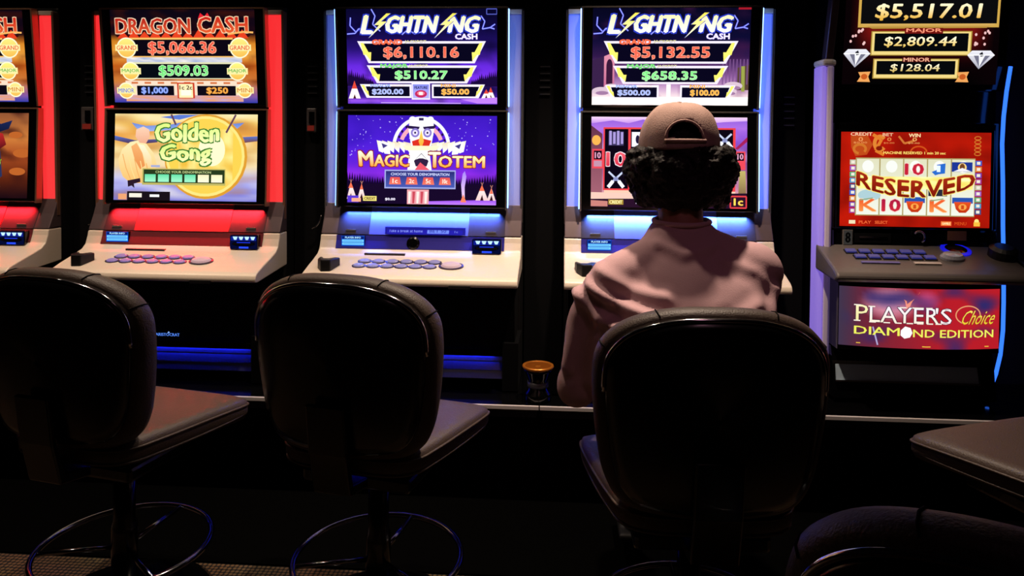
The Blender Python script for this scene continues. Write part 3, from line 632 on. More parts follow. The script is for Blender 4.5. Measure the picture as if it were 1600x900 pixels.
    # deck buttons
    def deck(x, y): return (x, y-OY, .818+(y-2.655)*.27-OZ)
    tilt = atan2(.27, 1)
    bt = glow('button_'+('violet' if red else 'lilac'), '#c09aff' if red else '#b8b8ff', .25, '#706884')
    for r, (y, xo) in enumerate(((2.765, .012), (2.725, 0))):
        for k in range(6):
            bb = part('play_button', MB().lathe([(.0195, 0), (.0195, .006), (.016, .009), (0, .0095)], n=14), bt, T, loc=deck(-.205+xo+k*.054, y), rot=(tilt, 0, 0))
            bb.scale = (1.12, .78, 1)
            rg = part('button_ring', MB().lathe([(.0245, -.001), (.0245, .004), (.0198, .0045), (.0198, -.001)], n=14), M_ring, bb)
    bb = part('spin_button', MB().lathe([(.036, 0), (.036, .006), (.030, .013), (.015, .017), (0, .018)], n=24), glow('spin_glow', '#e0a0b0' if red else '#b0b0f0', .35, '#a8a0a8'), T, loc=deck(.145, 2.735), rot=(tilt, 0, 0)); bb.scale = (1.1, .75, 1)
    part('button_ring', MB().lathe([(.043, -.001), (.043, .006), (.0365, .007), (.0365, -.001)], n=24), M_ring, bb)
    # small black charging cradle on the left of the deck
    part('charging_cradle', MB().slab([(-.355, 2.70), (-.335, 2.672), (-.30, 2.675), (-.278, 2.73), (-.30, 2.742), (-.318, 2.715), (-.338, 2.715), (-.352, 2.748), (-.362, 2.74)], .822, .868), M_black, T, off=off, bevel=.004)
    part('deck_plate', MB().box(-.13, 2.827, .869, .16, .014, .008), M_smoke, T, off=off)
    part('latch', MB().box(.19, 2.642, .782, .08, .02, .014), M_black, T, off=off, bevel=.002)
    lc = {'red': (1, .02, .03), 'blue': (.06, .16, 1), 'bluebright': (.08, .22, 1)}[theme]
    L = area('screen_underlight', (0, 2.893-OY, 1.036-OZ), (radians(14), 0, 0), .62, .012, {'red': 6, 'blue': 4.5, 'bluebright': 6.5}[theme], lc, radians(84)); L.parent = T
    return T
PX = [-.555-2*.9692, -.555-.9692, -.555, -.555+.9692]
machine(PX[0], 'slot machine with red light wings cut off by the left edge of the photo', 'red', art_dragon(), art_left_game())
machine(PX[1], 'red-lit slot machine showing Golden Gong on its lower screen', 'red', art_dragon(), art_gong())
machine(PX[2], 'blue-lit slot machine showing Magic Totem on its lower screen', 'blue', art_lightning('$6,110.16', '$510.27', '$200.00', '$50.00', 'camp'), art_totem(), True)
machine(PX[3], 'blue-lit slot machine being played by the person in the cap', 'bluebright', art_lightning('$5,132.55', '$658.35', '$500.00', '$100.00', 'town'), art_frontier())

# black partitions between the machines
def partition(x, wdt, lab, card=0, highlight_arc=False, vz=1.62, cw=.055):
    T = thing('partition', lab, 'partition', (x, 3.02, .37))
    part('panel', MB().box(0, .06, .80, wdt, .12, 1.6), mat('navy_panel', '#3a3a50', .6) if wdt > .2 else M_matt, T)
    for k in range(5): part('vent_slat', MB().box(0, -.003, vz-.37-k*.028, .042, .012, .005), M_grey if False else mat('slat_black', '#26262a', .5), T)
    if card:
        c = part('card_reader', MB().box(0, -.012, 1.395-.37, cw, .026, .10), mat('reader_grey', '#4a4444', .35, var=.2), T, bevel=.004)
        part('reader_slot', MB().box(.004, -.027, 1.405-.37, .022, .006, .05), M_gloss, c); part('reader_label', MB().box(0, -.027, 1.362-.37, cw*.7, .004, .022), mat('reader_red', '#a03028', .5), c)
    if highlight_arc:
        part('highlight_arc', MB().tube([(.045, -.03-.0*i, .60+.0) if i < 0 else (.005+.045*sin(i*.22), -.035, .575+.075*(1-cos(i*.22))) for i in range(7)], .004, 8), M_chrome, T, smooth=True)  # chrome arc modelled in place of a reflected highlight on a curved part
    return T
G = .9692
partition(PX[0]+G/2-.0, .155, 'black partition between the two red-lit slot machines', 1, True)
partition(PX[1]+G/2, .155, 'black partition between the red-lit machine and the Magic Totem machine', 1, True, cw=.04)
partition(PX[2]+G/2, .155, 'plain black partition between the two blue-lit slot machines')
partition(.905, .13, 'plain black partition between the played machine and the RESERVED machine', vz=1.50)

partition(1.79, .30, 'wide dark navy panel added to catch the glow right of the blue neon edge', vz=2.2)  # added panel, its navy kept lighter so the neon glow shows on it

# stands: a dark bench section under each machine with a bright front edge
def stand(x, wd, lab):
    T = thing('machine_stand', lab, 'stand', (x, 2.9, 0))
    part('stand_body', MB().box(0, .04, .175, wd-.006, .56, .35), M_matt, T)
    part('stand_top', MB().box(0, .02, .36, wd-.004, .62, .02), M_gloss, T)
    part('edge_strip', MB().box(0, -.2955, .364, wd-.004, .012, .012), mat('pale_edge', '#c8c0c0', .35), T)
    part('kick_rail', MB().box(0, -.2435, .325, wd-.02, .006, .03), mat('rail_navy', '#20203c', .4, metal=.4), T)
for x, l in zip(PX, ('dark stand under the slot machine cut off at the left edge', 'dark stand under the Golden Gong machine', 'dark stand under the Magic Totem machine', 'dark stand under the machine the person plays')):
    stand(x, G, l)
stand(PX[3]+G/2+.46, .92, 'dark stand under the RESERVED machine')

# ------------------------------------------------------------------ the older machine on the right
def right_machine():
    X0 = 1.30; off = (X0, OY, OZ)
    T = thing('slot_machine', 'black slot machine with red RESERVED screen and blue neon edge', 'slot machine', (X0, OY, OZ))
    part('cabinet_body', MB().box(1.30, 3.13, 1.25, .62, .56, 1.76), M_gloss, T, off=off, bevel=.01)
    part('screen_surround', MB().prof([(2.80, 1.395), (2.80, 1.0), (2.87, 1.0), (2.87, 1.395)], 1.005, 1.595), M_gloss, T, off=off, bevel=.006)
    s1 = part('main_screen', MB().box(0, .01, 0, .56, .02, .366), M_gloss, T, loc=(1.294-X0, 2.793-OY, 1.186-OZ), bevel=.003)
    art_reserved().obj('display', s1, (0, -.0012, 0))
    tb = part('top_box', MB().box(0, .06, 0, .62, .12, .56), M_gloss, T, loc=(1.312-X0, 2.80-OY, 1.79-OZ), rot=(.09, 0, 0), bevel=.008)
    art_jackpots().obj('jackpot_display', tb, (0, -.0012, -.02))
    pl = part('top_pillar', MB().box(0, 0, 0, .028, .05, .50), mat('pillar_metal', '#5a4854', .4, metal=.6, var=.2), T, loc=(.992-X0, 2.79-OY, 1.84-OZ), rot=(.09, .06, 0), bevel=.006)
    part('pillar_foot', MB().ell((0, -.01, -.26), (.022, .02, .018)), M_copper, pl, smooth=True)
    # lavender light column on the left
    col = part('light_column', MB().slab([(.948, 2.80), (.951, 2.782), (.966, 2.775), (.968, 2.80), (.968, 2.86), (.948, 2.86)], .52, 1.60), glow('column_lavender', '#8468e0', .7, '#9088a8'), T, off=off, bevel=.004)
    part('column_side', MB().slab([(.969, 2.773), (.985, 2.770), (.996, 2.785), (.996, 2.86), (.969, 2.86)], .53, 1.60), mat('column_cream', '#cfc4c0', .45, emit='#8068b0', es=.18), col, off=off, bevel=.004)
    part('column_cap', MB().slab([(.945, 2.80), (.952, 2.77), (.985, 2.768), (1.004, 2.785), (1.004, 2.86), (.945, 2.86)], 1.601, 1.625), M_panel, col, off=off, bevel=.008)
    # blue neon line on the right edge
    pts = [(1.617, 1.60), (1.605, 1.51), (1.597, 1.42), (1.594, 1.32), (1.600, 1.18), (1.604, 1.02), (1.610, .88), (1.613, .74), (1.613, .64), (1.606, .55), (1.592, .48), (1.572, .42), (1.565, .408), (1.564, .385)]
    sp = []
    for i in range(len(pts)-1):
        for k in range(3): t = k/3; sp.append((pts[i][0]*(1-t)+pts[i+1][0]*t, 2.79, pts[i][1]*(1-t)+pts[i+1][1]*t))
    sp.append((pts[-1][0], 2.79, pts[-1][1]))
    part('neon_tube', MB().tube([(a, b_-.005, c) for a, b_, c in sp], .0068, 8), glow('neon_blue', '#3070ff', 1.6), T, smooth=True, off=off)
    # strip of fittings under the screen
    fp = part('fitting_panel', MB().prof([(2.80, .995), (2.795, .94), (2.87, .93), (2.87, .995)], 1.01, 1.59), M_gloss, T, off=off)
    pn = part('number_plate', MB().box(1.058, 2.793, .970, .034, .008, .056), mat('plate_grey', '#77706a', .5), fp, off=off)
    a = Art((0, 0, 60, 100), .030, .052, gain=.25); a.rect(0, 0, 60, 100, '#605c58'); a.text('8', 14, 14, 46, 86, '#101010', bold=.05); a.obj('plate_digit', T, (1.058-X0, 2.788-OY, .970-OZ))
    part('note_slot', MB().box(1.15, 2.794, .972, .10, .008, .006), M_chrome, fp, off=off); part('slot_recess', MB().box(1.15, 2.796, .968, .13, .006, .035), M_matt, fp, off=off)
    part('coin_chute', MB().tube([(1.31+.02*cos(t*.5), 2.785, .975+.022*sin(t*.5)) for t in range(-2, 6)], .004, 8), M_chrome, fp, smooth=True, off=off)
    part('tag', MB().box(1.448, 2.793, .982, .065, .004, .034), mat('tag_tan', '#8a5c44', .6), fp, off=off)
    # deck
    dk = part('button_deck', MB().prof([(2.80, .945), (2.62, .886), (2.585, .872), (2.575, .855), (2.60, .838), (2.80, .85)], .945, 1.60), M_deckdark, T, off=off, bevel=.008)
    part('deck_corner', MB().prof([(2.82, .95), (2.64, .90), (2.60, .85), (2.82, .80)], 1.60, 1.66), M_black, T, off=off, bevel=.01)
    def dz(x, y): return (x-X0, y-OY, .945-(2.80-y)*.328-OZ)
    tl = atan2(.328, 1)
    bm_ = glow('button_blue', '#5058e8', .16, '#505068')
    for r, (y, xo) in enumerate(((2.735, .0), (2.695, .018))):
        for k in range(6):
            b_ = part('play_button', MB().box(0, 0, .005, .036, .024, .010), bm_, T, loc=dz(1.048+xo+k*.048, y), rot=(tl, 0, 0), bevel=.003)
            part('button_frame', MB().box(0, 0, .001, .042, .030, .006), M_black, b_)
    b_ = part('spin_button', MB().lathe([(.036, 0), (.036, .008), (.028, .018), (0, .021)], n=24), mat('clear_grey', '#a0a0ac', .15, coat=.5), T, loc=dz(1.385, 2.70), rot=(tl, 0, 0)); b_.scale = (1.15, .8, 1)
    part('service_button', MB().lathe([(.036, 0), (.036, .006), (.02, .009), (0, .009)], n=24), M_gloss, T, loc=dz(1.43, 2.765), rot=(tl, 0, 0))
    part('button_halo', MB().lathe([(.050, -.002), (.050, .004), (.037, .006), (.037, -.002)], n=28), glow('halo_blue', '#1418e0', .8), T, loc=dz(1.43, 2.765), rot=(tl, 0, 0))
    part('info_strip', MB().box(0, 0, .003, .09, .014, .004), mat('strip_cream', '#c8b8b0', .5), T, loc=dz(1.28, 2.655), rot=(tl, 0, 0))
    part('info_strip', MB().box(0, 0, .003, .13, .012, .004), mat('strip_lilac', '#6860a0', .5), T, loc=dz(1.12, 2.655), rot=(tl, 0, 0))
    part('charging_cradle', MB().lathe([(.045, 0), (.045, .03), (.03, .04), (.0, .04)], n=20), M_black, T, loc=dz(1.565, 2.72), rot=(tl, 0, 0))
    # curved belly sign
    bs = part('belly_sign', MB().slab([(1.0, 2.80)]+[(1.0+.56*t/12, 2.715-.035*(1-(2*t/12-1)**2)) for t in range(13)]+[(1.56, 2.80)], .575, .815), M_gloss, T, off=off)
    art_players().obj('sign_face', bs, (1.280-X0, 2.713-OY, .6985-OZ))
    part('lower_front', MB().prof([(2.78, .57), (2.76, .52), (2.74, .39), (2.86, .385), (2.86, .57)], 1.0, 1.57), M_gloss, T, off=off)
    part('steel_plate', MB().prof([(2.757, .508), (2.742, .455), (2.75, .452), (2.765, .508)], 1.01, 1.51), mat('blue_steel', '#a8bccc', .35, metal=.1, var=.15, bscale=8), T, off=off)
    part('plate_lip', MB().box(1.26, 2.741, .452, .51, .008, .006), M_chrome, T, off=off)
    return T
right_machine()

# round amber-rimmed ashtray bin on the stand
T = thing('ashtray', 'small round black ashtray with amber rim between the two blue-lit machines', 'ashtray', (-.078, 2.67, .37)); T.scale = (1, 1, .86)
part('pot', MB().lathe([(.045, 0), (.05, .01), (.05, .035), (.038, .05), (.036, .09), (.05, .125), (.054, .138), (0, .138)], n=28), M_gloss, T, smooth=True)
part('rim', MB().lathe([(.050, .138), (.056, .138), (.058, .144), (.056, .150), (.050, .150), (.047, .144)], n=32), mat('amber_brass', '#c87828', .3, metal=.6), T, smooth=True)
part('tray', MB().lathe([(.001, .140), (.048, .140), (.049, .146), (.045, .148), (0.001, .143)], n=28), mat('amber_tray', '#8a4a12', .3, metal=.4), T, smooth=True)
part('label_band', MB().lathe([(.0385, .06), (.0385, .082), (.037, .082), (.037, .06)], n=28), mat('band_grey', '#5a5a58', .4), T, smooth=True)

# ------------------------------------------------------------------ stools
def catmull(P, n=5, closed=True):
    out = []; N = len(P)
    for i in range(N if closed else N-1):
        p0, p1, p2, p3 = (P[(i-1) % N], P[i], P[(i+1) % N], P[(i+2) % N]) if closed else (P[max(i-1, 0)], P[i], P[i+1], P[min(i+2, N-1)])
        for k in range(n):
            t = k/n; out.append(tuple(.5*((2*p1[j])+(-p0[j]+p2[j])*t+(2*p0[j]-5*p1[j]+4*p2[j]-p3[j])*t*t+(-p0[j]+3*p1[j]-3*p2[j]+p3[j])*t**3) for j in range(len(p1))))
    return out
half = [(0, .450), (.09, .445), (.165, .424), (.215, .390), (.243, .345), (.249, .285), (.245, .215), (.237, .145), (.224, .08), (.200, .032), (.160, .006), (.08, -.004)]
BACK = catmull(half+[(0, -.006)]+[(-x, z) for x, z in reversed(half[1:])], 5)
BC = (0, .225)
def radial(outline, c, prof, bend, lean):
    """closed solid: prof = list of (scale, y) from the front centre to the rear centre"""
    mb = MB(); n = len(outline); vs = []; fs = []
    for s_, y in prof:
        for x, z in outline:
            px, pz = c[0]+(x-c[0])*s_, c[1]+(z-c[1])*s_
            vs.append((px, y+bend*px*px-lean*pz, pz))
    for i in range(len(prof)-1):
        for k in range(n): fs.append((i*n+k, i*n+(k+1) % n, (i+1)*n+(k+1) % n, (i+1)*n+k))
    return mb.add(vs, fs)
def bpt(x, z, s_, y, bend, lean):
    px, pz = BC[0]+(x-BC[0])*s_, BC[1]+(z-BC[1])*s_; return (px, y+bend*px*px-lean*pz, pz)
def stool(loc, rz, label, seat_z=.55):
    T = thing('stool', label, 'stool', (loc[0], loc[1], 0), rz, 'black leather stools in front of the machines')
    part('base_disc', MB().lathe([(.23, 0), (.235, .008), (.22, .016), (.10, .028), (.05, .04), (0, .04)], n=40), M_shell, T, smooth=True)
    part('pedestal', MB().lathe([(.034, .03), (.034, .24), (.028, .26), (.028, seat_z-.12), (0, seat_z-.12)], n=24), M_shell, T, smooth=True)
    fr = part('foot_ring', MB().tube([(.225*cos(2*pi*k/48), .225*sin(2*pi*k/48), .18) for k in range(48)], .0085, 8, closed=True), M_chrome_dark, T, smooth=True)
    for k in range(3):
        a = pi/2+k*2*pi/3
        part('spoke', MB().tube([(.03*cos(a), .03*sin(a), .175), (.22*cos(a), .22*sin(a), .18)], .007, 8), M_chrome_dark, fr, smooth=True)
    part('seat_pan', MB().box(0, 0, seat_z-.10, .30, .28, .04), M_shell, T, bevel=.01)
    # seat: rounded tapering cushion, dished in the middle
    so = catmull([(0, .240), (.16, .238), (.225, .228), (.246, .205), (.244, .13), (.228, .02), (.205, -.09), (.18, -.165), (.12, -.20), (0, -.205), (-.12, -.20), (-.18, -.165), (-.205, -.09), (-.228, .02), (-.244, .13), (-.246, .205), (-.225, .228), (-.16, .238)], 4)
    mb = MB(); vs = []; fs = []; n = len(so)
    pr = [(0.02, .0), (.5, .0), (.8, .006), (.93, .008), (.985, 0), (1, -.014), (1, -.036), (.97, -.054), (.9, -.06), (.02, -.06)]
    for s_, z in pr:
        for x, y in so: vs.append((x*s_, y*s_, seat_z+z-(.012*max(0, y/.23)**2 if s_ > .9 else 0)))
    for i in range(len(pr)-1):
        for k in range(n): fs.append((i*n+k, i*n+(k+1) % n, (i+1)*n+(k+1) % n, (i+1)*n+k))
    fs += [tuple(range(n-1, -1, -1)), tuple((len(pr)-1)*n+k for k in range(n))]
    st = part('seat', mb.add(vs, fs), M_leather, T, smooth=True)
    part('seat_piping', MB().tube([(x*1.003, y*1.003, seat_z-.013-.012*max(0, y/.23)**2) for x, y in so], .0035, 6, closed=True), M_leather, st, smooth=True)
    part('seat_piping', MB().tube([(x*.985, y*.985, seat_z-.048) for x, y in so], .003, 6, closed=True), M_leather, st, smooth=True)
    # back
    bend, lean = .75, .10
    B = bpy.data.objects.new('backrest', radial_mesh := mesh('backrest', radial(BACK, BC, [(.02, .062), (.5, .062), (.8, .066), (.93, .060), (.985, .045), (1, .028), (.992, .008), (.965, -.004), (.93, -.008), (.02, -.008)], bend, lean), M_leather, True))
    COL.objects.link(B); B.parent = T; B.location = (0, -.215, seat_z-.008)
    part('back_shell', radial(BACK, BC, [(.02, -.008), (.90, -.008), (.905, -.014), (.89, -.024), (.8, -.030), (.4, -.034), (.02, -.034)], bend, lean), M_shell, T, smooth=True, loc=tuple(B.location))
    top = [(x, z) for x, z in BACK if z > .27]; top = sorted([p for p in top], key=lambda p: atan2(p[1]-BC[1], p[0]))
    part('back_trim', MB().tube([bpt(x, z, .915, -.015, bend, lean) for x, z in top], .0052, 8), M_chrome, T, smooth=True, loc=tuple(B.location))
    # seams across the top roll and piping along the front edge
    for ang in (62, 118, 150, 30):
        i = min(range(len(BACK)), key=lambda k: abs(atan2(BACK[k][1]-BC[1], BACK[k][0])-radians(ang)))
        x, z = BACK[i]
        part('seam', MB().tube([bpt(x, z, s_, y, bend, lean) for s_, y in ((.90, .065), (.935, .0610), (.988, .0465), (1.004, .028), (.996, .008), (.968, -.005))], .0016, 6), M_matt, B, smooth=True)
    part('back_bracket', MB().prof([(-.16, seat_z-.10), (-.25, seat_z-.085), (-.275, seat_z+.02), (-.29, seat_z+.14), (-.275, seat_z+.14), (-.26, seat_z+.02), (-.235, seat_z-.06), (-.16, seat_z-.075)], -.05, .05), M_shell, T, bevel=.004)
    return T
M_chrome_dark = mat('polished_chrome', '#8c8c94', .14, metal=1, var=.03)
s1 = stool((-1.205, 1.95), radians(-12), 'black leather stool at the left edge, in front of the Golden Gong machine')
s2 = stool((-.487, 1.95), radians(-12), 'empty black leather stool in front of the Magic Totem machine')
s3 = stool((.312, 1.755), radians(2), 'black leather stool the person in the cap sits on', .535)
s4 = stool((1.242, 1.895), radians(22), 'black leather stool with only its seat showing at the right edge')
s5 = stool((.545, .80), radians(-32), 'nearest black leather stool, its back top showing at the bottom right')

# ------------------------------------------------------------------ the player
def voxel(name, mb, size, smooth_it=6, fac=.5):
    me = mesh('tmp', mb); o = bpy.data.objects.new('tmp', me); COL.objects.link(o)
    r = o.modifiers.new('r', 'REMESH'); r.mode = 'VOXEL'; r.voxel_size = size
    s_ = o.modifiers.new('s', 'SMOOTH'); s_.factor = fac; s_.iterations = smooth_it
    dg = bpy.context.evaluated_depsgraph_get(); dg.update()
    res = bpy.data.meshes.new_from_object(o.evaluated_get(dg)); res.name = name
    bpy.data.objects.remove(o)
    res.polygons.foreach_set('use_smooth', [True]*len(res.polygons)); return res
def mpart(name, me, m, parent, label=None):
    me.materials.clear(); me.materials.append(m); o = bpy.data.objects.new(name, me); COL.objects.link(o); o.parent = parent
    if label: o['label'] = label
    return o
PL = Vector((.32, 1.84, .56))
def rel(me):
    for v in me.vertices: v.co -= PL
    return me
P = thing('person', 'person in tan cap and pale mauve shirt seated playing a machine, from behind', 'person', tuple(PL))
HX, HY, HZ = .309, 1.985, 1.285          # head centre
body = MB()
body.ell((HX, HY+.005, HZ+.005), (.078, .098, .105)); body.ell((HX, HY+.035, HZ-.065), (.058, .062, .055)); body.ell((HX, HY+.06, HZ-.09), (.03, .03, .022))
body.ell((HX, HY+.107, HZ-.025), (.014, .022, .022)); body.tube([(HX, HY+.092, HZ+.015), (HX, HY+.118, HZ-.03)], [.009, .013], 8)
body.ell((HX, HY+.092, HZ-.062), (.024, .012, .006)); body.ell((HX, HY+.090, HZ-.073), (.021, .012, .006))
body.ell((HX, HY+.082, HZ+.03), (.055, .02, .012))
for s in (-1, 1): body.ell((HX+s*.082, HY-.0, HZ-.02), (.010, .018, .031))
body.cone((HX, HY-.015, HZ-.07), .058, (.312, 1.925, 1.08), .058)
SL, SR = Vector((.142, 1.865, .955)), Vector((.478, 1.885, .985))
body.cone((.31, 1.915, 1.04), .036, SL, .045); body.cone((.31, 1.915, 1.04), .036, SR, .045)
for z, c, r in ((.93, (.31, 1.875), (.15, .085)), (.88, (.315, 1.845), (.165, .105)), (.76, (.32, 1.83), (.15, .10)), (.65, (.325, 1.835), (.16, .115))):
    body.ell((c[0], c[1], z), (r[0], r[1], .10))
EL, WL = Vector((.045, 1.915, .70)), Vector((.17, 2.135, .685))
ER, WR = Vector((.54, 2.19, .862)), Vector((.435, 2.50, .892))
body.cone(SL, .052, EL, .040); body.cone(EL, .040, WL, .027); body.cone(SR, .052, ER, .040); body.cone(ER, .040, WR, .027)
def hand(mb, wrist, d, side, normal, curl):
    d = d.normalized(); side = (side - d*side.dot(d)).normalized(); nrm = d.cross(side) if normal > 0 else side.cross(d)
    M = Matrix((side, d, nrm)).transposed()
    mb.ell(wrist+d*.048, (.040, .052, .016), M)
    for k, (o, L) in enumerate(((-.028, .066), (-.009, .076), (.010, .071), (.028, .056))):
        a = wrist+d*.088+side*o; p = [a]; ang = 0
        for j, fr_ in enumerate((.45, .32, .23)):
            ang += curl[j]; p.append(p[-1]+(d*cos(ang)-nrm*sin(ang)+side*o*1.5*(j == 0))*L*fr_)
        for q0, q1, r0, r1 in zip(p, p[1:], (.0092, .0085, .0078), (.0085, .0078, .007)): mb.cone(q0, r0, q1, r1, 10)
    a = wrist+d*.03-side*.03; b_ = a+(-side*.032+d*.028-nrm*.012); c = b_+(d*.030-side*.006-nrm*.006); mb.cone(a, .013, b_, .0105, 10); mb.cone(b_, .0105, c, .0085, 10)
hand(body, WL, (Vector((.24, 2.25, .675))-WL), Vector((-1, .3, 0)), 1, (.25, .35, .3))
hand(body, WR, (Vector((.42, 2.68, .862))-WR), Vector((1, 0, 0)), -1, (.2, .3, .25))
KL, AL = Vector((.235, 2.27, .645)), Vector((.23, 2.30, .20)); KR, AR = Vector((.43, 2.27, .645)), Vector((.43, 2.28, .20))
HL, HR = Vector((.25, 1.86, .645)), Vector((.40, 1.86, .645))
for a, k_, n_ in ((HL, KL, AL), (HR, KR, AR)):
    body.cone(a, .075, k_, .052); body.cone(k_, .052, n_, .036); body.cone(n_, .036, n_+Vector((0, .11, -.05)), .03)
bme = rel(voxel('body', body, .0058, 5)); B_ = mpart('body', bme, M_skin, P)
for s in (-1, 1):
    e = part('eye', MB().ell(Vector((HX+s*.031, HY+.089, HZ+.004))-PL, .0115), M_white_eye, P, smooth=True)
    part('pupil', MB().ell(Vector((HX+s*.031, HY+.0985, HZ+.004))-PL, (.0052, .003, .0052)), M_gloss, e, smooth=True)
# trousers and shoes
tr = MB(); tr.ell((.325, 1.83, .655), (.175, .13, .09))
for a, k_, n_ in ((HL, KL, AL), (HR, KR, AR)): tr.cone(a, .088, k_, .068); tr.cone(k_, .068, n_+Vector((0, 0, .06)), .056)
mpart('trousers', rel(voxel('trousers', tr, .010, 5)), M_denim, P, 'dark trousers')
for n_ in (AL, AR):
    sh = MB(); sh.ell(n_+Vector((0, .0, -.02)), (.045, .055, .045)); sh.cone(n_+Vector((0, .02, -.05)), .045, n_+Vector((0, .15, -.062)), .036); sh.box(n_.x, n_.y+.065, n_.z-.095, .085, .26, .022)
    mpart('shoe', rel(voxel('shoe', sh, .007, 5)), M_rubber, P)
# loose shirt
shirt = MB()
rings = [(.585, .328, 1.825, .195, .145), (.66, .325, 1.82, .205, .145), (.76, .32, 1.825, .210, .140), (.85, .315, 1.828, .212, .138), (.915, .312, 1.85, .218, .128), (.965, .315, 1.875, .210, .112), (1.01, .318, 1.898, .178, .097), (1.05, .315, 1.915, .130, .080), (1.085, .312, 1.925, .088, .070), (1.11, .312, 1.930, .070, .064)]
vs = []; fs = []; n = 32
for z, cx, cy, rx, ry in rings:
    for k in range(n):
        a = 2*pi*k/n; c_, s_ = cos(a), sin(a); q = 2.4
        vs.append((cx+rx*math.copysign(abs(c_)**(2/q), c_), cy+ry*math.copysign(abs(s_)**(2/q), s_), z+(-.02*c_*-1 if .9 < z < 1.06 else 0)))
for i in range(len(rings)-1):
    for k in range(n): fs.append((i*n+k, i*n+(k+1) % n, (i+1)*n+(k+1) % n, (i+1)*n+k))
fs += [tuple(range(n-1, -1, -1)), tuple((len(rings)-1)*n+k for k in range(n))]
shirt.add(vs, fs)
NB = Vector((.312, 1.91, 1.055))
shirt.cone(NB+Vector((-.03, 0, -.005)), .052, SL+Vector((.0, 0, -.005)), .078); shirt.cone(NB+Vector((.04, 0, 0)), .050, SR+Vector((-.0, 0, -.0)), .074)
shirt.cone(SL+Vector((-.01, 0, -.03)), .088, EL+Vector((.002, -.02, -.015)), .056); shirt.cone(SR, .082, SR.lerp(ER, .8)+Vector((.008, 0, 0)), .078)
shirt.cone(SL+Vector((.02, -.01, -.08)), .09, (.20, 1.83, .75), .08)
sme = voxel('shirt', shirt, .0085, 10)
# sculpt the folds of the cloth: ridges running over the back, given as (x,z) lines on the back
FOLDS = [([(.07, .955), (.12, .93), (.20, .905), (.30, .895), (.38, .90)], .012, .012), ([(.045, .94), (.085, .89), (.15, .862), (.24, .872)], .012, .012), ([(.10, .99), (.17, .955), (.25, .945)], .008, .014),
         ([(.26, .80), (.34, .86), (.46, .93)], .007, .014), ([(.40, 1.03), (.47, 1.0), (.53, .95)], .006, .012), ([(.52, .96), (.50, .90), (.51, .84)], .007, .012), ([(.05, .93), (.03, .85), (.02, .74)], .011, .011), ([(.10, .90), (.085, .80), (.08, .71)], .009, .012), ([(.24, 1.06), (.30, 1.035), (.38, 1.06)], .006, .010), ([(.20, .80), (.32, .815), (.46, .80)], .006, .016)]
def dseg(p, a, b_):
    ab = (b_[0]-a[0], b_[1]-a[1]); t = max(0, min(1, ((p[0]-a[0])*ab[0]+(p[1]-a[1])*ab[1])/(ab[0]**2+ab[1]**2))); return sqrt((p[0]-a[0]-ab[0]*t)**2+(p[1]-a[1]-ab[1]*t)**2)
nrm = [v.normal.copy() for v in sme.vertices]
for v, nn in zip(sme.vertices, nrm):
    d = 0
    if nn.y < .35:
        for L_, amp, wd in FOLDS:
            m_ = min(dseg((v.co.x, v.co.z), a, b_) for a, b_ in zip(L_, L_[1:])); d += amp*math.exp(-(m_/wd)**2) - amp*.35*math.exp(-((m_-2*wd)/wd)**2)
    d += .004*noise.noise(v.co*14)
    v.co += nn*d
mpart('shirt', rel(sme), M_shirt, P, 'loose pale mauve short-sleeved shirt')
col_ = MB().tube([(.312+.071*cos(t*pi/16), 1.930+.068*sin(t*pi/16), 1.110+.004*sin(t*pi/16)) for t in range(32)], .0065, 8, closed=True)
part('collar', MB().add([tuple(Vector(q)-PL) for q in col_.v], col_.f), M_shirt, P, smooth=True)
# hair: a mass of curls round the head below the cap
hr = MB(); hr.ell((HX+.004, HY-.018, HZ-.015), (.090, .088, .078)); hr.ell((HX, HY-.005, HZ+.03), (.088, .100, .085)); rnd = random.Random(3)
for i in range(420):
    a = rnd.uniform(radians(160), radians(380)); z = rnd.uniform(-.125, .012)
    wv = (1.0 - max(0, (-z-.055))*3.2)*(1-max(0, z+.02)*3)
    rx, ry = .128*wv, .108*wv
    hr.ell((HX+.006+rx*cos(a)*rnd.uniform(.88, 1.06), HY-.015+ry*sin(a)*rnd.uniform(.9, 1.08), HZ+z-.005), (rnd.uniform(.011, .024), rnd.uniform(.012, .022), rnd.uniform(.010, .022)), n=8, m=6)
hme = voxel('hair', hr, .0045, 9)
for v in hme.vertices: v.co += v.normal*(.004*noise.noise(v.co*90)+.003*noise.noise(v.co*220))
mpart('hair', rel(hme), M_hair, P, 'dark curly hair')
# cap with an arched opening and strap at the back
cm = MB(); vs = []; fs = []; NA, NR = 72, 22
RX, RY, RZ = .103, .118, .118; CZ = HZ+.012
def cap_pt(i, j, g=1):
    a = 2*pi*i/NA; t = j/NR                 # t 0 at the rim, 1 at the crown
    e = t*pi/2; bulge = cos(e)**.62
    seam = 1-.012*max(0, 1-abs(((i/NA*6) % 1)-.5)*14) if t < .98 else 1
    z = sin(e)**1.05*RZ
    tiltx = .10*cos(a)*.103*(1-t) + .16*sin(a)*.118*(1-t)*-0
    return Vector((HX+RX*bulge*cos(a)*seam*g, HY-.008+RY*bulge*sin(a)*seam*g, CZ+z+tiltx*.6+.004*noise.noise(Vector((cos(a)*3, sin(a)*3, t*3)))*(1 if t > .1 else 0)))
idx = {}
for j in range(NR):
    for i in range(NA): idx[i, j] = len(vs); vs.append(cap_pt(i, j))
idx['top'] = len(vs); vs.append(Vector((HX, HY-.008, CZ+RZ*1.0)))
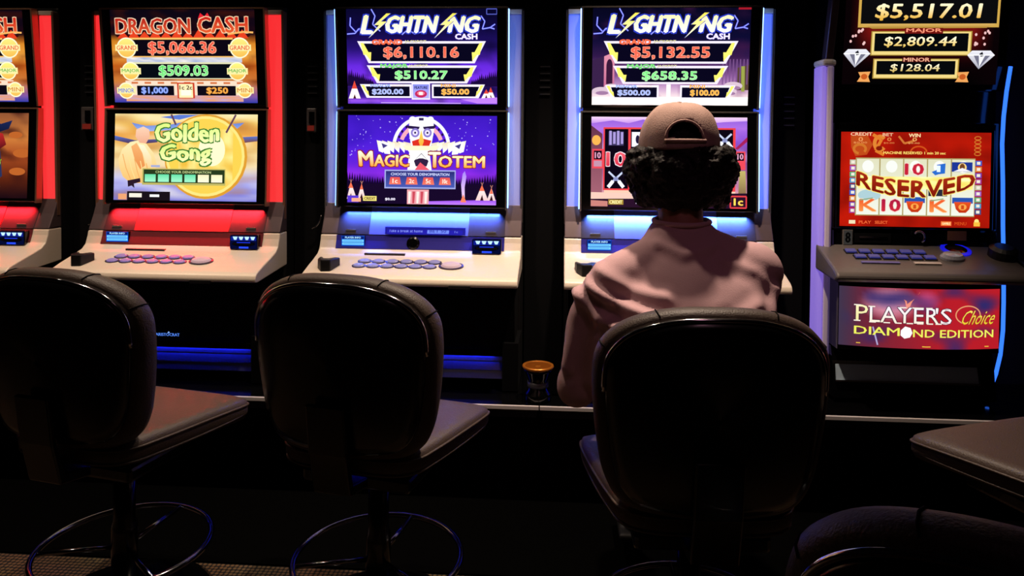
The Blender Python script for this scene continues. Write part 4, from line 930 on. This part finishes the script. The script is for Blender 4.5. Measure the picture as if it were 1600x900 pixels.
def in_hole(i, j):
    p = (cap_pt(i, j)+cap_pt(i+1, j+1))/2
    if p.y > HY: return False
    dx = (p.x-(HX-.002))/.044; dzz = (p.z-(CZ+.026))/.044
    return dzz > 0 and dx*dx+dzz*dzz < 1
for j in range(NR-1):
    for i in range(NA):
        if in_hole(i, j): continue
        fs.append((idx[i, j], idx[(i+1) % NA, j], idx[(i+1) % NA, j+1], idx[i, j+1]))
for i in range(NA): fs.append((idx[i, NR-1], idx[(i+1) % NA, NR-1], idx['top']))
cap = part('cap', MB().add([q-PL for q in vs], fs), M_cap, P, smooth=True, label='tan cotton cap with an arched opening at the back')
so_ = cap.modifiers.new('s', 'SOLIDIFY'); so_.thickness = .003; so_.offset = 1
part('button', MB().ell(Vector((HX, HY-.008, CZ+RZ+.003))-PL, (.008, .008, .004)), M_cap, cap, smooth=True)
hole_edge = [Vector((HX-.002+.046*cos(t), 0, CZ+.026+.046*sin(t))) for t in [pi*k/16 for k in range(17)]]
def on_cap(x, z):
    s_ = max(0, min(.999, ((z-CZ)/RZ)))**(1/1.05); e = math.asin(s_); bu = cos(e)**.62; cx = (x-HX)/(RX*bu)
    return Vector((x, HY-.008-RY*bu*sqrt(max(0, 1-cx*cx))-.002, z))
part('opening_binding', MB().tube([on_cap(q.x, q.z)-PL for q in hole_edge], .0035, 8), M_cap, cap, smooth=True)
part('strap', MB().tube([on_cap(HX-.05+.1*k/12, CZ+.021)-PL+Vector((0, -.001, 0)) for k in range(13)], .0055, 8), M_cap, cap, smooth=True)
bv = []; bf = []
for j in range(9):
    for i in range(17):
        a = radians(25+130*i/16); r_ = 1+.62*(j/8)*sin((i/16)*pi)**.5; bv.append(Vector((HX+RX*cos(a)*(1+.15*j/8*sin(i/16*pi)), HY-.008+RY*sin(a)*r_, CZ+.012-.030*(j/8)-.02*cos(a)**2*(j/8)))-PL)
for j in range(8):
    for i in range(16): bf.append((j*17+i, j*17+i+1, (j+1)*17+i+1, (j+1)*17+i))
br = part('brim', MB().add(bv, bf), M_cap, cap, smooth=True); sb = br.modifiers.new('s', 'SOLIDIFY'); sb.thickness = .004
